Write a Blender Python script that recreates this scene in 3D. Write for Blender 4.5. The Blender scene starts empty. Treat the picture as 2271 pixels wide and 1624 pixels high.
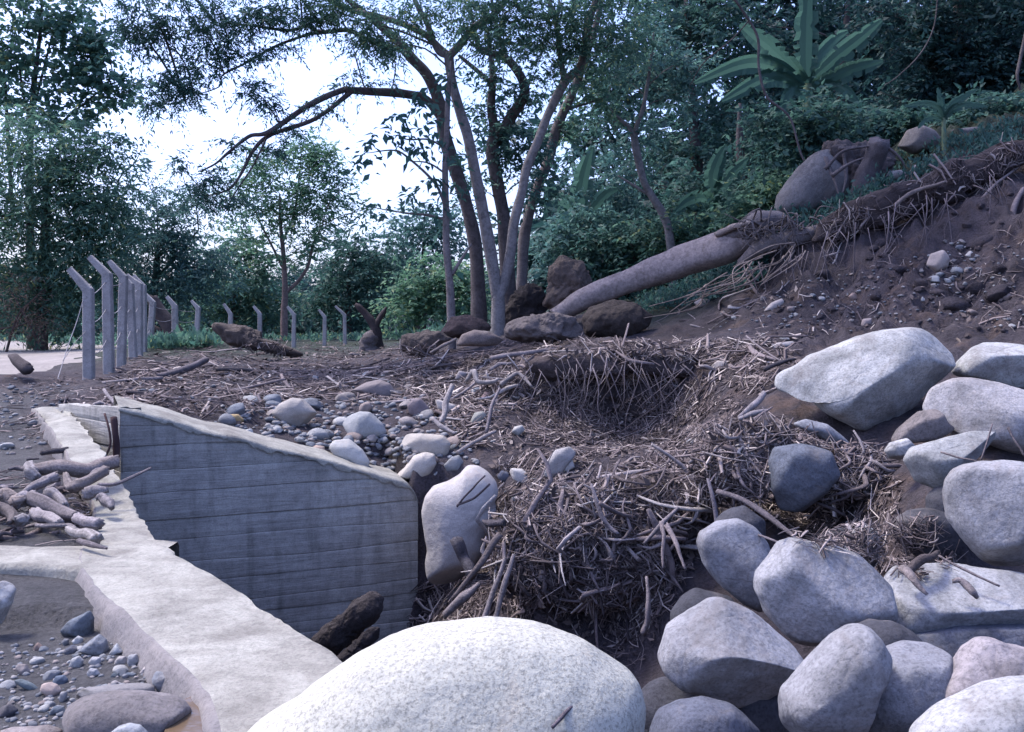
import bpy, math, random
import numpy as np
from mathutils import Vector

# ------------------------------------------------------------------ camera, light, exposure
scene = bpy.context.scene
COL = scene.collection
EYE = 2.5                       # eye height over the floor of the channel
FOC = 2207.0                    # focal length in units of the 2270 x 1624 working grid
PITCH = math.atan(73 / FOC)
cam_d = bpy.data.cameras.new('camera')
cam_d.sensor_width = 36; cam_d.lens = 35
cam_d.clip_start = 0.05; cam_d.clip_end = 2000
cam = bpy.data.objects.new('camera', cam_d); COL.objects.link(cam)
cam.location = (0, 0, EYE); cam.rotation_euler = (math.radians(90) - PITCH, 0, 0)
scene.camera = cam

SUN_EL, SUN_AZ = math.radians(60), math.radians(-68)     # azimuth from +Y, negative = left
world = bpy.data.worlds.new('World'); scene.world = world; world.use_nodes = True
wn = world.node_tree.nodes; wl = world.node_tree.links; wn.clear()
sky = wn.new('ShaderNodeTexSky'); sky.sky_type = 'NISHITA'; sky.sun_disc = False
sky.sun_elevation = SUN_EL; sky.sun_rotation = SUN_AZ
sky.air_density = 1.0; sky.dust_density = 4.0; sky.ozone_density = 2.0; sky.altitude = 0
bg = wn.new('ShaderNodeBackground'); bg.inputs['Strength'].default_value = 0.15
wo = wn.new('ShaderNodeOutputWorld')
tint = wn.new('ShaderNodeMix'); tint.data_type = 'RGBA'; tint.blend_type = 'MULTIPLY'; tint.inputs[0].default_value = 1.0
tint.inputs[7].default_value = (0.92, 0.96, 1.30, 1)       # the old print's violet-blue cast, the same over the whole sky
wl.new(sky.outputs[0], tint.inputs[6]); wl.new(tint.outputs[2], bg.inputs[0]); wl.new(bg.outputs[0], wo.inputs[0])
sun_d = bpy.data.lights.new('sun', 'SUN'); sun_d.energy = 1.5; sun_d.angle = math.radians(10); sun_d.color = (1.0, 0.94, 0.76)
sun = bpy.data.objects.new('sun', sun_d); COL.objects.link(sun)
sd = Vector((math.sin(SUN_AZ) * math.cos(SUN_EL), math.cos(SUN_AZ) * math.cos(SUN_EL), math.sin(SUN_EL)))
sun.rotation_euler = sd.to_track_quat('Z', 'Y').to_euler(); sun.location = (0, 0, 60)
scene.view_settings.view_transform = 'Standard'; scene.view_settings.look = 'None'
scene.view_settings.exposure = 1.4; scene.view_settings.gamma = 1.0
scene.view_settings.use_curve_mapping = False
scene.render.engine = 'CYCLES'
scene.cycles.max_bounces = 4; scene.cycles.diffuse_bounces = 2; scene.cycles.glossy_bounces = 1; scene.cycles.transmission_bounces = 2; scene.cycles.transparent_max_bounces = 4
scene.cycles.use_denoising = True

# ------------------------------------------------------------------ geometry helpers
def P(px, py, d):
    """point seen at (px,py) of the working grid at distance d along +Y"""
    xc = (px - 1135) / FOC; yc = (812 - py) / FOC
    fy = math.cos(PITCH) + yc * math.sin(PITCH); fz = -math.sin(PITCH) + yc * math.cos(PITCH)
    t = d / fy
    return np.array([xc * t, d, EYE + fz * t])

def _hash(ix, iy, iz, seed):
    n = (ix.astype(np.int64) * 374761393 + iy.astype(np.int64) * 668265263 + iz.astype(np.int64) * 2147483647 + seed * 144269) & 0xffffffff
    n = ((n ^ (n >> 13)) * 1274126177) & 0xffffffff
    n = n ^ (n >> 16)
    return (n & 0xffff) / 65535.0 * 2 - 1

def noise3(p, seed=0):
    p = np.asarray(p, float); i = np.floor(p).astype(np.int64); f = p - i; f = f * f * (3 - 2 * f)
    r = 0
    for dx in (0, 1):
        wx = f[:, 0] if dx else 1 - f[:, 0]
        for dy in (0, 1):
            wy = f[:, 1] if dy else 1 - f[:, 1]
            for dz in (0, 1):
                wz = f[:, 2] if dz else 1 - f[:, 2]
                r = r + wx * wy * wz * _hash(i[:, 0] + dx, i[:, 1] + dy, i[:, 2] + dz, seed)
    return r

def fbm(p, octs=4, seed=0, gain=0.5):
    p = np.asarray(p, float); a = 1; r = 0
    for o in range(octs):
        r = r + a * noise3(p + 17.3 * o, seed + o); p = p * 2.03; a *= gain
    return r

def mesh_obj(name, verts, faces, mat, parent=None, smooth=True, loc=None, color=None):
    verts = np.asarray(verts, np.float32)
    if loc is not None: verts = verts - np.asarray(loc, np.float32)
    me = bpy.data.meshes.new(name)
    if isinstance(faces, np.ndarray):
        nf, k = faces.shape
        me.vertices.add(len(verts)); me.vertices.foreach_set('co', verts.ravel())
        me.loops.add(nf * k); me.loops.foreach_set('vertex_index', faces.astype(np.int32).ravel())
        me.polygons.add(nf); me.polygons.foreach_set('loop_start', np.arange(0, nf * k, k, dtype=np.int32))
        me.polygons.foreach_set('loop_total', np.full(nf, k, np.int32))
        me.update(calc_edges=True)
    else:
        me.from_pydata(verts.tolist(), [], faces); me.update()
    if smooth: me.polygons.foreach_set('use_smooth', np.ones(len(me.polygons), bool))
    me.materials.append(mat)
    o = bpy.data.objects.new(name, me); COL.objects.link(o)
    if loc is not None: o.location = loc
    if parent is not None:
        o.parent = parent
        o.location = Vector(o.location) - parent.location
    if color is not None: o.color = (*color, 1)
    return o

def tag(o, label, cat, group=None, kind=None):
    if label: o['label'] = label
    if cat: o['category'] = cat
    if group: o['group'] = group
    if kind: o['kind'] = kind
    return o

def empty(name, loc, label, cat, group=None):
    o = bpy.data.objects.new(name, None); COL.objects.link(o); o.location = Vector([float(v) for v in loc]); o.empty_display_size = 0.1
    return tag(o, label, cat, group)

def spline(pts, n):
    pts = np.asarray(pts, float)
    if len(pts) == 2:
        t = np.linspace(0, 1, n)[:, None]; return pts[0] * (1 - t) + pts[1] * t
    q = np.vstack([2 * pts[0] - pts[1], pts, 2 * pts[-1] - pts[-2]])
    u = np.linspace(0, len(pts) - 1 - 1e-6, n); k = u.astype(int); t = (u - k)[:, None]
    a, b, c, d = q[k], q[k + 1], q[k + 2], q[k + 3]
    return 0.5 * (2 * b + (c - a) * t + (2 * a - 5 * b + 4 * c - d) * t ** 2 + (3 * b - a - 3 * c + d) * t ** 3)

def tube(pts, rad, n=12, sides=8, lump=0.0, seed=0, flat=1.0, freq=3.0, flute=0.0):
    """tapered tube through pts; returns verts, faces (list)"""
    c = spline(pts, n); r = np.interp(np.linspace(0, 1, n), np.linspace(0, 1, len(rad)), rad)
    t = np.gradient(c, axis=0); t /= np.linalg.norm(t, axis=1)[:, None] + 1e-9
    up = np.array([0.13, 0.31, 0.94]); 
    if abs(t[:, 2]).mean() > 0.8: up = np.array([0.9, 0.3, 0.1])
    a = np.cross(t, up); a /= np.linalg.norm(a, axis=1)[:, None] + 1e-9
    b = np.cross(t, a)
    th = np.linspace(0, 2 * np.pi, sides, endpoint=False)
    v = c[:, None, :] + r[:, None, None] * (np.cos(th)[None, :, None] * a[:, None, :] + flat * np.sin(th)[None, :, None] * b[:, None, :])
    v = v.reshape(-1, 3)
    if lump:
        rr = np.repeat(r, sides); cc = np.repeat(c, sides, axis=0)
        dirv = v - cc
        v = cc + dirv * (1 + lump * fbm(v / (rr.mean() * 3) * freq / 3, 2, seed))[:, None]
    if flute:
        fr = np.random.RandomState(seed + 900); u_ = np.linspace(0, 1, n)
        fa = np.stack([np.interp(u_, np.linspace(0, 1, 4), fr.uniform(-1, 1, 4)) for _ in range(sides)], 1).ravel()
        cc = np.repeat(c, sides, axis=0); v = cc + (v - cc) * (1 + flute * fa)[:, None]
        for ring, sg in ((0, -1), (n - 1, 1)):
            e_ = fr.uniform(-.2, .7, sides) * r[ring]; v[ring * sides:(ring + 1) * sides] += sg * t[ring] * e_[:, None]
    i = np.arange(n - 1)[:, None] * sides; j = np.arange(sides)[None, :]; k = (j + 1) % sides
    f = np.stack([i + j, i + k, i + sides + k, i + sides + j], -1).reshape(-1, 4).tolist()
    m = len(v)
    v = np.vstack([v, c[0] - t[0] * r[0] * 0.25, c[-1] + t[-1] * r[-1] * 0.25])
    for q in range(sides):
        f.append([m, (q + 1) % sides, q]); f.append([m + 1, (n - 1) * sides + q, (n - 1) * sides + (q + 1) % sides])
    return v, f

class MB:
    def __init__(s): s.v = []; s.f = []; s.n = 0
    def add(s, v, f):
        v = np.asarray(v, float); s.v.append(v); s.f += [[i + s.n for i in q] for q in f]; s.n += len(v)
    def build(s, name, mat, parent=None, smooth=True, loc=None, color=None):
        return mesh_obj(name, np.vstack(s.v), s.f, mat, parent, smooth, loc, color)

# ------------------------------------------------------------------ materials
MATS = {}
def mat_new(name):
    m = bpy.data.materials.new(name); m.use_nodes = True
    nt = m.node_tree; nt.nodes.clear(); MATS[name] = m
    out = nt.nodes.new('ShaderNodeOutputMaterial')
    bs = nt.nodes.new('ShaderNodeBsdfPrincipled'); bs.inputs['Roughness'].default_value = 0.9
    bs.inputs['Specular IOR Level'].default_value = 0.2
    nt.links.new(bs.outputs[0], out.inputs[0])
    return m, nt, bs, out

def N(nt, typ, **kw):
    n = nt.nodes.new(typ)
    for k, v in kw.items():
        if k in n.inputs: n.inputs[k].default_value = v
        else: setattr(n, k, v)
    return n

def noise_node(nt, vec, scale, detail=4, rough=0.6, dist=0.0):
    n = N(nt, 'ShaderNodeTexNoise'); n.inputs['Scale'].default_value = scale; n.inputs['Detail'].default_value = detail
    n.inputs['Roughness'].default_value = rough; n.inputs['Distortion'].default_value = dist
    nt.links.new(vec, n.inputs['Vector']); return n.outputs[0]

def ramp(nt, fac, stops):
    r = N(nt, 'ShaderNodeValToRGB'); e = r.color_ramp.elements
    while len(e) < len(stops): e.new(0.5)
    for k, (p, c) in enumerate(stops):
        e[k].position = p; e[k].color = (c, c, c, 1) if isinstance(c, (int, float)) else (*c, 1)
    nt.links.new(fac, r.inputs[0]); return r.outputs[0]

def mix(nt, fac, a, b, mode='MIX'):
    m = N(nt, 'ShaderNodeMix', data_type='RGBA', blend_type=mode)
    for sock, v in ((m.inputs[0], fac), (m.inputs[6], a), (m.inputs[7], b)):
        if hasattr(v, 'is_output'): nt.links.new(v, sock)
        elif isinstance(v, (int, float)): sock.default_value = v
        else: sock.default_value = (*v, 1)
    return m.outputs[2]

def bump(nt, bs, h, strength=0.5, dist=0.02):
    b = N(nt, 'ShaderNodeBump'); b.inputs['Strength'].default_value = strength; b.inputs['Distance'].default_value = dist
    nt.links.new(h, b.inputs['Height']); nt.links.new(b.outputs[0], bs.inputs['Normal'])

def rock_mat(name, speck=0.35, mott=0.4, band=0.0, fine=55, crack=0.0, dirtw=0.55):
    m, nt, bs, out = mat_new(name)
    tc = N(nt, 'ShaderNodeTexCoord'); oi = N(nt, 'ShaderNodeObjectInfo'); v = tc.outputs['Object']
    va = N(nt, 'ShaderNodeVectorMath', operation='ADD'); nt.links.new(v, va.inputs[0])
    cmb = N(nt, 'ShaderNodeCombineXYZ')
    mm = N(nt, 'ShaderNodeMath', operation='MULTIPLY'); mm.inputs[1].default_value = 37.0; nt.links.new(oi.outputs['Random'], mm.inputs[0])
    nt.links.new(mm.outputs[0], cmb.inputs[0]); nt.links.new(cmb.outputs[0], va.inputs[1]); v = va.outputs[0]
    big = noise_node(nt, v, 2.2, 5, 0.6, 0.6); mid = noise_node(nt, v, 11, 5, 0.7); fin = noise_node(nt, v, fine, 3, 0.75)
    c = mix(nt, 1.0, oi.outputs['Color'], ramp(nt, big, [(0.28, 1 - mott), (0.5, 1.0), (0.75, 1.12)]), 'MULTIPLY')
    c = mix(nt, 1.0, c, ramp(nt, mid, [(0.3, 1 - mott * 0.6), (0.55, 1.0), (0.8, 1.1)]), 'MULTIPLY')
    c = mix(nt, 1.0, c, ramp(nt, fin, [(0.36, 1 - speck), (0.5, 1.0), (0.68, 1.12)]), 'MULTIPLY')
    # faint iron staining
    st = ramp(nt, noise_node(nt, v, 3.7, 4, 0.6, 1.2), [(0.58, 0.0), (0.72, 0.35)])
    c = mix(nt, st, c, mix(nt, 1.0, c, (1.0, 0.84, 0.74), 'MULTIPLY'))
    h = noise_node(nt, v, 16, 8, 0.72)
    if crack:
        dn = N(nt, 'ShaderNodeTexNoise'); dn.inputs['Scale'].default_value = 2.5; dn.inputs['Detail'].default_value = 5; nt.links.new(v, dn.inputs['Vector'])
        vm = mix(nt, 0.22, v, dn.outputs[1], 'ADD')
        vo = N(nt, 'ShaderNodeTexVoronoi', feature='DISTANCE_TO_EDGE'); vo.inputs['Scale'].default_value = 1.5; nt.links.new(vm, vo.inputs['Vector'])
        ck = ramp(nt, vo.outputs['Distance'], [(0.0, 1.0), (0.012, 0.35), (0.03, 0.0)])
        gate = ramp(nt, noise_node(nt, v, 1.7, 3, 0.5), [(0.48, 0.0), (0.60, crack)])
        cg = mix(nt, 1.0, ck, gate, 'MULTIPLY')
        c = mix(nt, cg, c, mix(nt, 1.0, c, (0.35, 0.33, 0.34), 'MULTIPLY'))
        hm = N(nt, 'ShaderNodeMath', operation='SUBTRACT'); nt.links.new(h, hm.inputs[0]); nt.links.new(cg, hm.inputs[1]); h = hm.outputs[0]
        dirt = ramp(nt, noise_node(nt, v, 1.3, 6, 0.7, 1.5), [(0.53, 0.0), (0.66, dirtw)])
        c = mix(nt, dirt, c, (0.16, 0.14, 0.13))
    if band:
        w = N(nt, 'ShaderNodeTexWave'); w.inputs['Scale'].default_value = 4.2; w.inputs['Distortion'].default_value = 22; w.inputs['Detail'].default_value = 4
        mp = N(nt, 'ShaderNodeMapping'); mp.inputs['Rotation'].default_value = (0.2, 1.1, 0.3); nt.links.new(v, mp.inputs[0]); nt.links.new(mp.outputs[0], w.inputs['Vector'])
        c = mix(nt, band, c, mix(nt, 1.0, c, ramp(nt, w.outputs[1], [(0.0, 0.62), (0.35, 1.0), (1.0, 1.06)]), 'MULTIPLY'))
    nt.links.new(c, bs.inputs['Base Color']); bump(nt, bs, h, 0.55, 0.03)
    return m

ROCK = rock_mat('granite_rock', 0.32, 0.48, crack=0.25); ROCKB = rock_mat('banded_rock', 0.28, 0.38, 0.35, crack=0.22); ROCKS = rock_mat('smooth_river_stone', 0.12, 0.18, 0, 90)
ROCKW = rock_mat('white_speckled_granite', 0.40, 0.05, 0, 85, 0.08, 0.10)

def wood_mat(name, streak=14, c_var=0.45):
    m, nt, bs, out = mat_new(name)
    tc = N(nt, 'ShaderNodeTexCoord'); oi = N(nt, 'ShaderNodeObjectInfo'); v = tc.outputs['Object']
    a = noise_node(nt, v, 5, 5, 0.7, 0.8); b = noise_node(nt, v, streak * 4, 4, 0.7)
    c = mix(nt, 1.0, oi.outputs['Color'], ramp(nt, a, [(0.25, 1 - c_var), (0.55, 1.0), (0.8, 1.2)]), 'MULTIPLY')
    c = mix(nt, 1.0, c, ramp(nt, b, [(0.3, 0.6), (0.55, 1.0), (0.75, 1.15)]), 'MULTIPLY')
    ga = N(nt, 'ShaderNodeAttribute', attribute_name='grain')
    gn = noise_node(nt, v, 30, 3, 0.6)
    gm = N(nt, 'ShaderNodeMath', operation='MULTIPLY_ADD'); gm.inputs[1].default_value = 0.25; nt.links.new(gn, gm.inputs[0]); nt.links.new(ga.outputs['Fac'], gm.inputs[2])
    c = mix(nt, 1.0, c, ramp(nt, gm.outputs[0], [(0.0, 1.0), (0.24, 1.0), (0.27, 0.42), (0.55, 0.8), (0.85, 1.15), (1.0, 1.3)]), 'MULTIPLY')
    nt.links.new(c, bs.inputs['Base Color']); bump(nt, bs, b, 0.7, 0.02)
    return m
WOOD = wood_mat('weathered_wood'); BARK = wood_mat('tree_bark', 5, 0.5)

def straw_mat():
    m, nt, bs, out = mat_new('dry_stalks')
    g = N(nt, 'ShaderNodeNewGeometry')
    c = ramp(nt, g.outputs['Random Per Island'], [(0.0, (0.045, 0.036, 0.038)), (0.45, (0.13, 0.102, 0.10)), (0.85, (0.27, 0.222, 0.21)), (1.0, (0.52, 0.45, 0.40))])
    nt.links.new(c, bs.inputs['Base Color']); return m
STRAW = straw_mat()
m, nt, bs, out = mat_new('dead_leaves'); g = N(nt, 'ShaderNodeNewGeometry')
nt.links.new(ramp(nt, g.outputs['Random Per Island'], [(0, (0.035, .028, .030)), (.6, (0.085, .066, .062)), (.93, (0.15, .12, .11)), (1, (0.33, .28, .25))]), bs.inputs['Base Color'])

def leaf_mat(name, dark, light, yellow=None, trans=0.35):
    m, nt, bs, out = mat_new(name)
    g = N(nt, 'ShaderNodeNewGeometry')
    st = [(0.0, dark), (0.7, tuple((a + b) / 2 for a, b in zip(dark, light))), (0.93, light)]
    if yellow: st.append((1.0, yellow))
    c = ramp(nt, g.outputs['Random Per Island'], st)
    nt.links.new(c, bs.inputs['Base Color']); bs.inputs['Roughness'].default_value = 0.6; bs.inputs['Specular IOR Level'].default_value = 0.3
    tr = N(nt, 'ShaderNodeBsdfTranslucent'); nt.links.new(c, tr.inputs[0])
    ms = N(nt, 'ShaderNodeMixShader'); ms.inputs[0].default_value = trans
    nt.links.new(bs.outputs[0], ms.inputs[1]); nt.links.new(tr.outputs[0], ms.inputs[2]); nt.links.new(ms.outputs[0], out.inputs[0])
    return m
LF_MID = leaf_mat('leaf_mid', (0.05, 0.125, 0.1), (0.15, 0.275, 0.185), (0.28, 0.31, 0.12), 0.55)
LF_DARK = leaf_mat('leaf_dark', (0.03, 0.084, 0.078), (0.09, 0.185, 0.15), None, 0.52)
LF_BLUE = leaf_mat('leaf_bluish', (0.05, 0.125, 0.125), (0.13, 0.25, 0.21), None, 0.55)
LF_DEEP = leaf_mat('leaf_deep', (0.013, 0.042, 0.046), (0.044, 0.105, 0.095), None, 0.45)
LF_LIGHT = leaf_mat('leaf_light', (0.075, 0.17, 0.115), (0.185, 0.33, 0.195), (0.29, 0.33, 0.15), 0.55)
LF_BAN = leaf_mat('banana_leaf', (0.05, 0.115, 0.09), (0.075, 0.15, 0.115), None, 0.5)
LF_DRY = leaf_mat('leaf_dry', (0.07, 0.05, 0.045), (0.16, 0.115, 0.085))

def concrete_mat(name, col, stain, scale=1.0, streaks=False):
    m, nt, bs, out = mat_new(name)
    tc = N(nt, 'ShaderNodeTexCoord'); g = N(nt, 'ShaderNodeNewGeometry'); v = g.outputs['Position']
    a = noise_node(nt, v, 1.1 * scale, 6, 0.65, 0.5); b = noise_node(nt, v, 9 * scale, 5, 0.7); f = noise_node(nt, v, 70, 3, 0.7)
    c = mix(nt, ramp(nt, a, [(0.36, 0.85), (0.6, 0.0)]), col, stain)
    c = mix(nt, 1.0, c, ramp(nt, b, [(0.3, 0.8), (0.55, 1.0), (0.75, 1.06)]), 'MULTIPLY')
    c = mix(nt, 1.0, c, ramp(nt, f, [(0.36, 0.78), (0.5, 1.0), (0.7, 1.05)]), 'MULTIPLY')
    if streaks:
        mp = N(nt, 'ShaderNodeMapping'); mp.inputs['Scale'].default_value = (5, 5, 0.7); nt.links.new(v, mp.inputs[0])
        s = noise_node(nt, mp.outputs[0], 1.6, 5, 0.65, 0.3)
        c = mix(nt, ramp(nt, s, [(0.50, 0.0), (0.68, 0.5)]), c, mix(nt, 1.0, c, (0.5, 0.5, 0.5), 'MULTIPLY'))
        mp2 = N(nt, 'ShaderNodeMapping'); mp2.inputs['Scale'].default_value = (1.2, 1.2, 16); nt.links.new(v, mp2.inputs[0])
        s2 = noise_node(nt, mp2.outputs[0], 1.5, 5, 0.7, 0.4)
        c = mix(nt, 1.0, c, ramp(nt, s2, [(0.3, 0.8), (0.5, 1.0), (0.75, 1.1)]), 'MULTIPLY')
        b = s2
    nt.links.new(c, bs.inputs['Base Color']); bump(nt, bs, b, 0.6, 0.025)
    return m
CONC_TOP = concrete_mat('bleached_concrete', (0.33, 0.318, 0.275), (0.17, 0.158, 0.138), 2.6)
CONC_SIDE = concrete_mat('board_marked_concrete', (0.37, 0.355, 0.325), (0.235, 0.225, 0.21), 1.5, True)
CONC_OUTER = concrete_mat('outer_concrete_side', (0.22, 0.20, 0.19), (0.15, 0.14, 0.14), 2.0)  # plain concrete without streaks, darker than the top, for the outer side
CONC_POST = concrete_mat('post_concrete', (0.35, 0.33, 0.32), (0.25, 0.235, 0.225), 3.0)

def simple_mat(name, col, rough=0.9, var=0.3, scale=8, spec=0.2):
    m, nt, bs, out = mat_new(name)
    tc = N(nt, 'ShaderNodeTexCoord'); a = noise_node(nt, tc.outputs['Object'], scale, 5, 0.65)
    c = mix(nt, 1.0, col, ramp(nt, a, [(0.25, 1 - var), (0.5, 1.0), (0.75, 1 + var * 0.5)]), 'MULTIPLY')
    nt.links.new(c, bs.inputs['Base Color']); bs.inputs['Roughness'].default_value = rough; bs.inputs['Specular IOR Level'].default_value = spec
    bump(nt, bs, a, 0.4, 0.02)
    return m
RUST = simple_mat('rusty_iron', (0.06, 0.035, 0.035)); WIRE = simple_mat('fence_wire', (0.22, 0.21, 0.22), 0.6)
MUD = simple_mat('muddy_water', (0.12, 0.082, 0.05), 0.15, 0.12, 2, 0.5)
CLOD = simple_mat('root_clod', (0.085, 0.064, 0.058), 0.95, 0.55, 9)

def ground_mat():
    m, nt, bs, out = mat_new('flood_ground')
    g = N(nt, 'ShaderNodeNewGeometry'); v = g.outputs['Position']
    at = N(nt, 'ShaderNodeAttribute', attribute_name='zone'); sep = N(nt, 'ShaderNodeSeparateColor'); nt.links.new(at.outputs['Color'], sep.inputs[0])
    a = noise_node(nt, v, 0.9, 6, 0.65, 0.4); b = noise_node(nt, v, 7, 6, 0.7); f = noise_node(nt, v, 38, 5, 0.75)
    soil = mix(nt, ramp(nt, a, [(0.35, 0.0), (0.65, 1.0)]), (0.042, 0.036, 0.043), (0.092, 0.077, 0.084))
    soil = mix(nt, ramp(nt, noise_node(nt, v, 1.6, 6, 0.7, 0.8), [(0.52, 0.0), (0.68, 0.7)]), soil, (0.115, 0.078, 0.062))
    sand = mix(nt, ramp(nt, a, [(0.35, 0.0), (0.65, 1.0)]), (0.072, 0.07, 0.072), (0.108, 0.104, 0.106))
    road = mix(nt, ramp(nt, b, [(0.35, 0.0), (0.65, 1.0)]), (0.36, 0.30, 0.26), (0.46, 0.39, 0.34))
    grn = mix(nt, ramp(nt, b, [(0.35, 0.0), (0.65, 1.0)]), (0.028, 0.038, 0.03), (0.045, 0.058, 0.04))
    c = mix(nt, sep.outputs[0], soil, sand); c = mix(nt, sep.outputs[1], c, road); c = mix(nt, sep.outputs[2], c, grn)
    c = mix(nt, 1.0, c, ramp(nt, b, [(0.28, 0.6), (0.5, 1.0), (0.75, 1.2)]), 'MULTIPLY')
    c = mix(nt, 1.0, c, ramp(nt, f, [(0.34, 0.6), (0.52, 1.0), (0.72, 1.3)]), 'MULTIPLY')
    nt.links.new(c, bs.inputs['Base Color'])
    add = N(nt, 'ShaderNodeMath', operation='ADD'); nt.links.new(b, add.inputs[0]); nt.links.new(f, add.inputs[1])
    bump(nt, bs, add.outputs[0], 0.9, 0.05)
    return m
GROUND = ground_mat()
# ------------------------------------------------------------------ terrain (heights measured from the picture, metres)
CTRL_PX = [  # (px, py, distance)
 # left: gravel corner, sand, berm, road
 (0,1624,3.4),(200,1560,3.58),(385,1545,3.60),(500,1624,3.24),(150,1440,4.28),(330,1455,4.03),(260,1390,4.42),(0,1440,4.3),(0,1330,5.05),(180,1320,5.05),
 (100,1190,6.35),(0,1190,6.35),(210,1190,6.35),(60,1000,9.3),(0,1060,8.0),(150,1050,8.0),(30,900,11.7),(100,860,13.2),(0,840,14.5),
 (60,822,20),(200,845,16.5),(240,828,17.5),(80,790,30),(80,768,44),(0,775,38),(60,753,56),(170,765,46),
 # terrace behind the wing wall
 (150,905,11.4),(265,915,10.2),(400,880,12),(500,900,12),(600,900,12.5),(700,940,12.2),(850,1005,11.2),(900,1055,10.9),
 (300,845,14),(450,800,18),(600,850,15),(600,800,20),(600,772,28),(450,757,27),(700,775,30),(780,772,34),(850,770,24),
 (1000,950,12),(1100,950,11.8),(1000,870,14),(1000,800,16),(1050,765,17),(1105,745,18),(900,790,18),(900,758,30),(980,745,30),
 # bank with the roots
 (1150,1040,10.6),(1400,1000,10.6),(1400,935,12.5),(1250,940,12.3),(1540,930,11.9),(1400,793,12.95),(1250,800,13.2),(1530,800,12.5),(1180,800,13.8),(1400,900,12.75),(1500,880,12.5),
 (1130,880,12.8),(1600,850,11.7),(1650,815,11.6),(1700,870,10.6),(1400,760,14.5),(1250,770,15),(1550,750,14.5),
 # debris heap and pit
 (1300,1080,9.6),(1550,1060,9.2),(1300,1180,8.7),(1500,1120,8.7),(1110,1190,9.2),(1300,1240,8.75),(1480,1220,8.5),(1300,1400,8.65),(1450,1430,8.1),(1080,1370,9.4),(1010,1330,10.0),
 # right side
 (1700,970,9.2),(1800,1120,8.8),(1960,940,9.4),(2000,1020,8.2),(2150,1040,7.9),(2200,960,8.6),(2060,1130,7.2),
 (1700,760,12.5),(1900,740,12.5),(2200,740,11.8),(2270,760,11),(2250,600,13.2),(2250,450,14.6),(2250,330,15.6),(2270,285,16.6),
 (1900,620,14.2),(1900,500,15.5),(1870,470,16.0),(1700,640,15.2),(1740,560,16.0),(1720,510,16.6),(1800,485,16.6),(1900,440,16.6),(1600,670,15.8),(2050,560,14.4),(2050,420,15.8),(2050,380,16.8),
 (1500,650,19),(1400,690,19),(1300,700,19),(1600,600,21),(1750,470,20),(2000,330,20),(2250,230,20),
]
CTRL_W = [  # (x, y, z)
 (0,0,0.75),(-1.5,0,0.9),(2,0,0.8),(0,2,0.35),(1.2,2.5,0.35),(0.4,3.2,0.0),(0.3,4.5,-0.5),(1.3,4.2,-0.6),(2.4,4.2,-0.4),(1.6,6.6,-0.6),(2.4,6.2,-0.5),(3.2,5.6,-0.2),(2.0,5.0,-0.5),(3.0,4.6,-0.2),(2.5,7.2,0.1),(3.6,6.6,0.3),(1.7,7.4,0.0),(0.6,6,-0.6),(0.1,7.5,-0.55),(1.2,6.2,-0.2),(-0.4,9.3,-0.45),
 (4,3,0.9),(6,5,1.4),(8,9,2.3),(10,12,3.6),(12,18,7),(-6,3,1.1),(-8,8,1.5),(-10,14,1.7),(-4,0,1.0),(0,-6,0.9),(-10,-6,1.3),(10,-6,1.6),
 (-25,20,1.75),(-40,50,2.2),(-15,60,2.3),(0,60,2.5),(15,60,4.5),(20,30,7),(40,60,14),(10,24,5.2),(5,26,4.0),(0,26,2.7),(-7,40,2.2),
 (-60,150,5),(0,150,6),(80,150,18),(-150,0,3),(150,0,22),(60,20,16),(-80,-80,2),(80,-80,8),(-200,260,8),(0,260,9),(200,260,25),(25,14,8.5),(30,0,7),
]
pit_w = [(-0.4,3.2,-0.5),(-0.6,5,-0.9),(-1.2,6,-0.95),(-2,7.5,-0.95),(-3,9,-0.95),(-4,10.2,-0.6),(-1.2,9.5,-1.0),(-1.1,10.5,-0.95),(-0.5,9.3,-0.85),(-0.8,7.5,-0.95),(0.4,3.2,0.0),(0.3,4.5,-0.5),(0.6,6,-0.6),(0.1,7.5,-0.55),(1.2,6.2,-0.2),(0,2,0.3)]
cpt = np.array([P(*c) for c in CTRL_PX] + [np.array(c, float) for c in CTRL_W])
pit = np.vstack([np.array(pit_w, float), [P(1300,1400,8.65), P(1450,1430,8.1), P(1080,1370,9.4), P(1010,1330,10.0), P(1300,1240,8.75)]])

def warp(xy):
    """compress far distances so that near control points keep their say"""
    r = np.hypot(xy[:, 0], xy[:, 1] ) + 1e-6
    s = 8 * np.log1p(r / 8) / r
    return xy * s[:, None]

class RBF:
    def __init__(s, p, c=0.15):
        s.c = c; s.xy = warp(p[:, :2]); n = len(p)
        d = np.sqrt(((s.xy[:, None] - s.xy[None]) ** 2).sum(-1) + c * c)
        A = np.zeros((n + 1, n + 1)); A[:n, :n] = d; A[:n, n] = 1; A[n, :n] = 1
        A[:n, :n] -= np.eye(n) * 0.02
        s.w = np.linalg.solve(A, np.r_[p[:, 2], 0])
    def __call__(s, xy):
        q = warp(xy); out = np.empty(len(q))
        for i in range(0, len(q), 20000):
            d = np.sqrt(((q[i:i + 20000, None] - s.xy[None]) ** 2).sum(-1) + s.c ** 2)
            out[i:i + 20000] = d @ s.w[:-1] + s.w[-1]
        return out
R_main = RBF(cpt); R_pit = RBF(pit)

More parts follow.
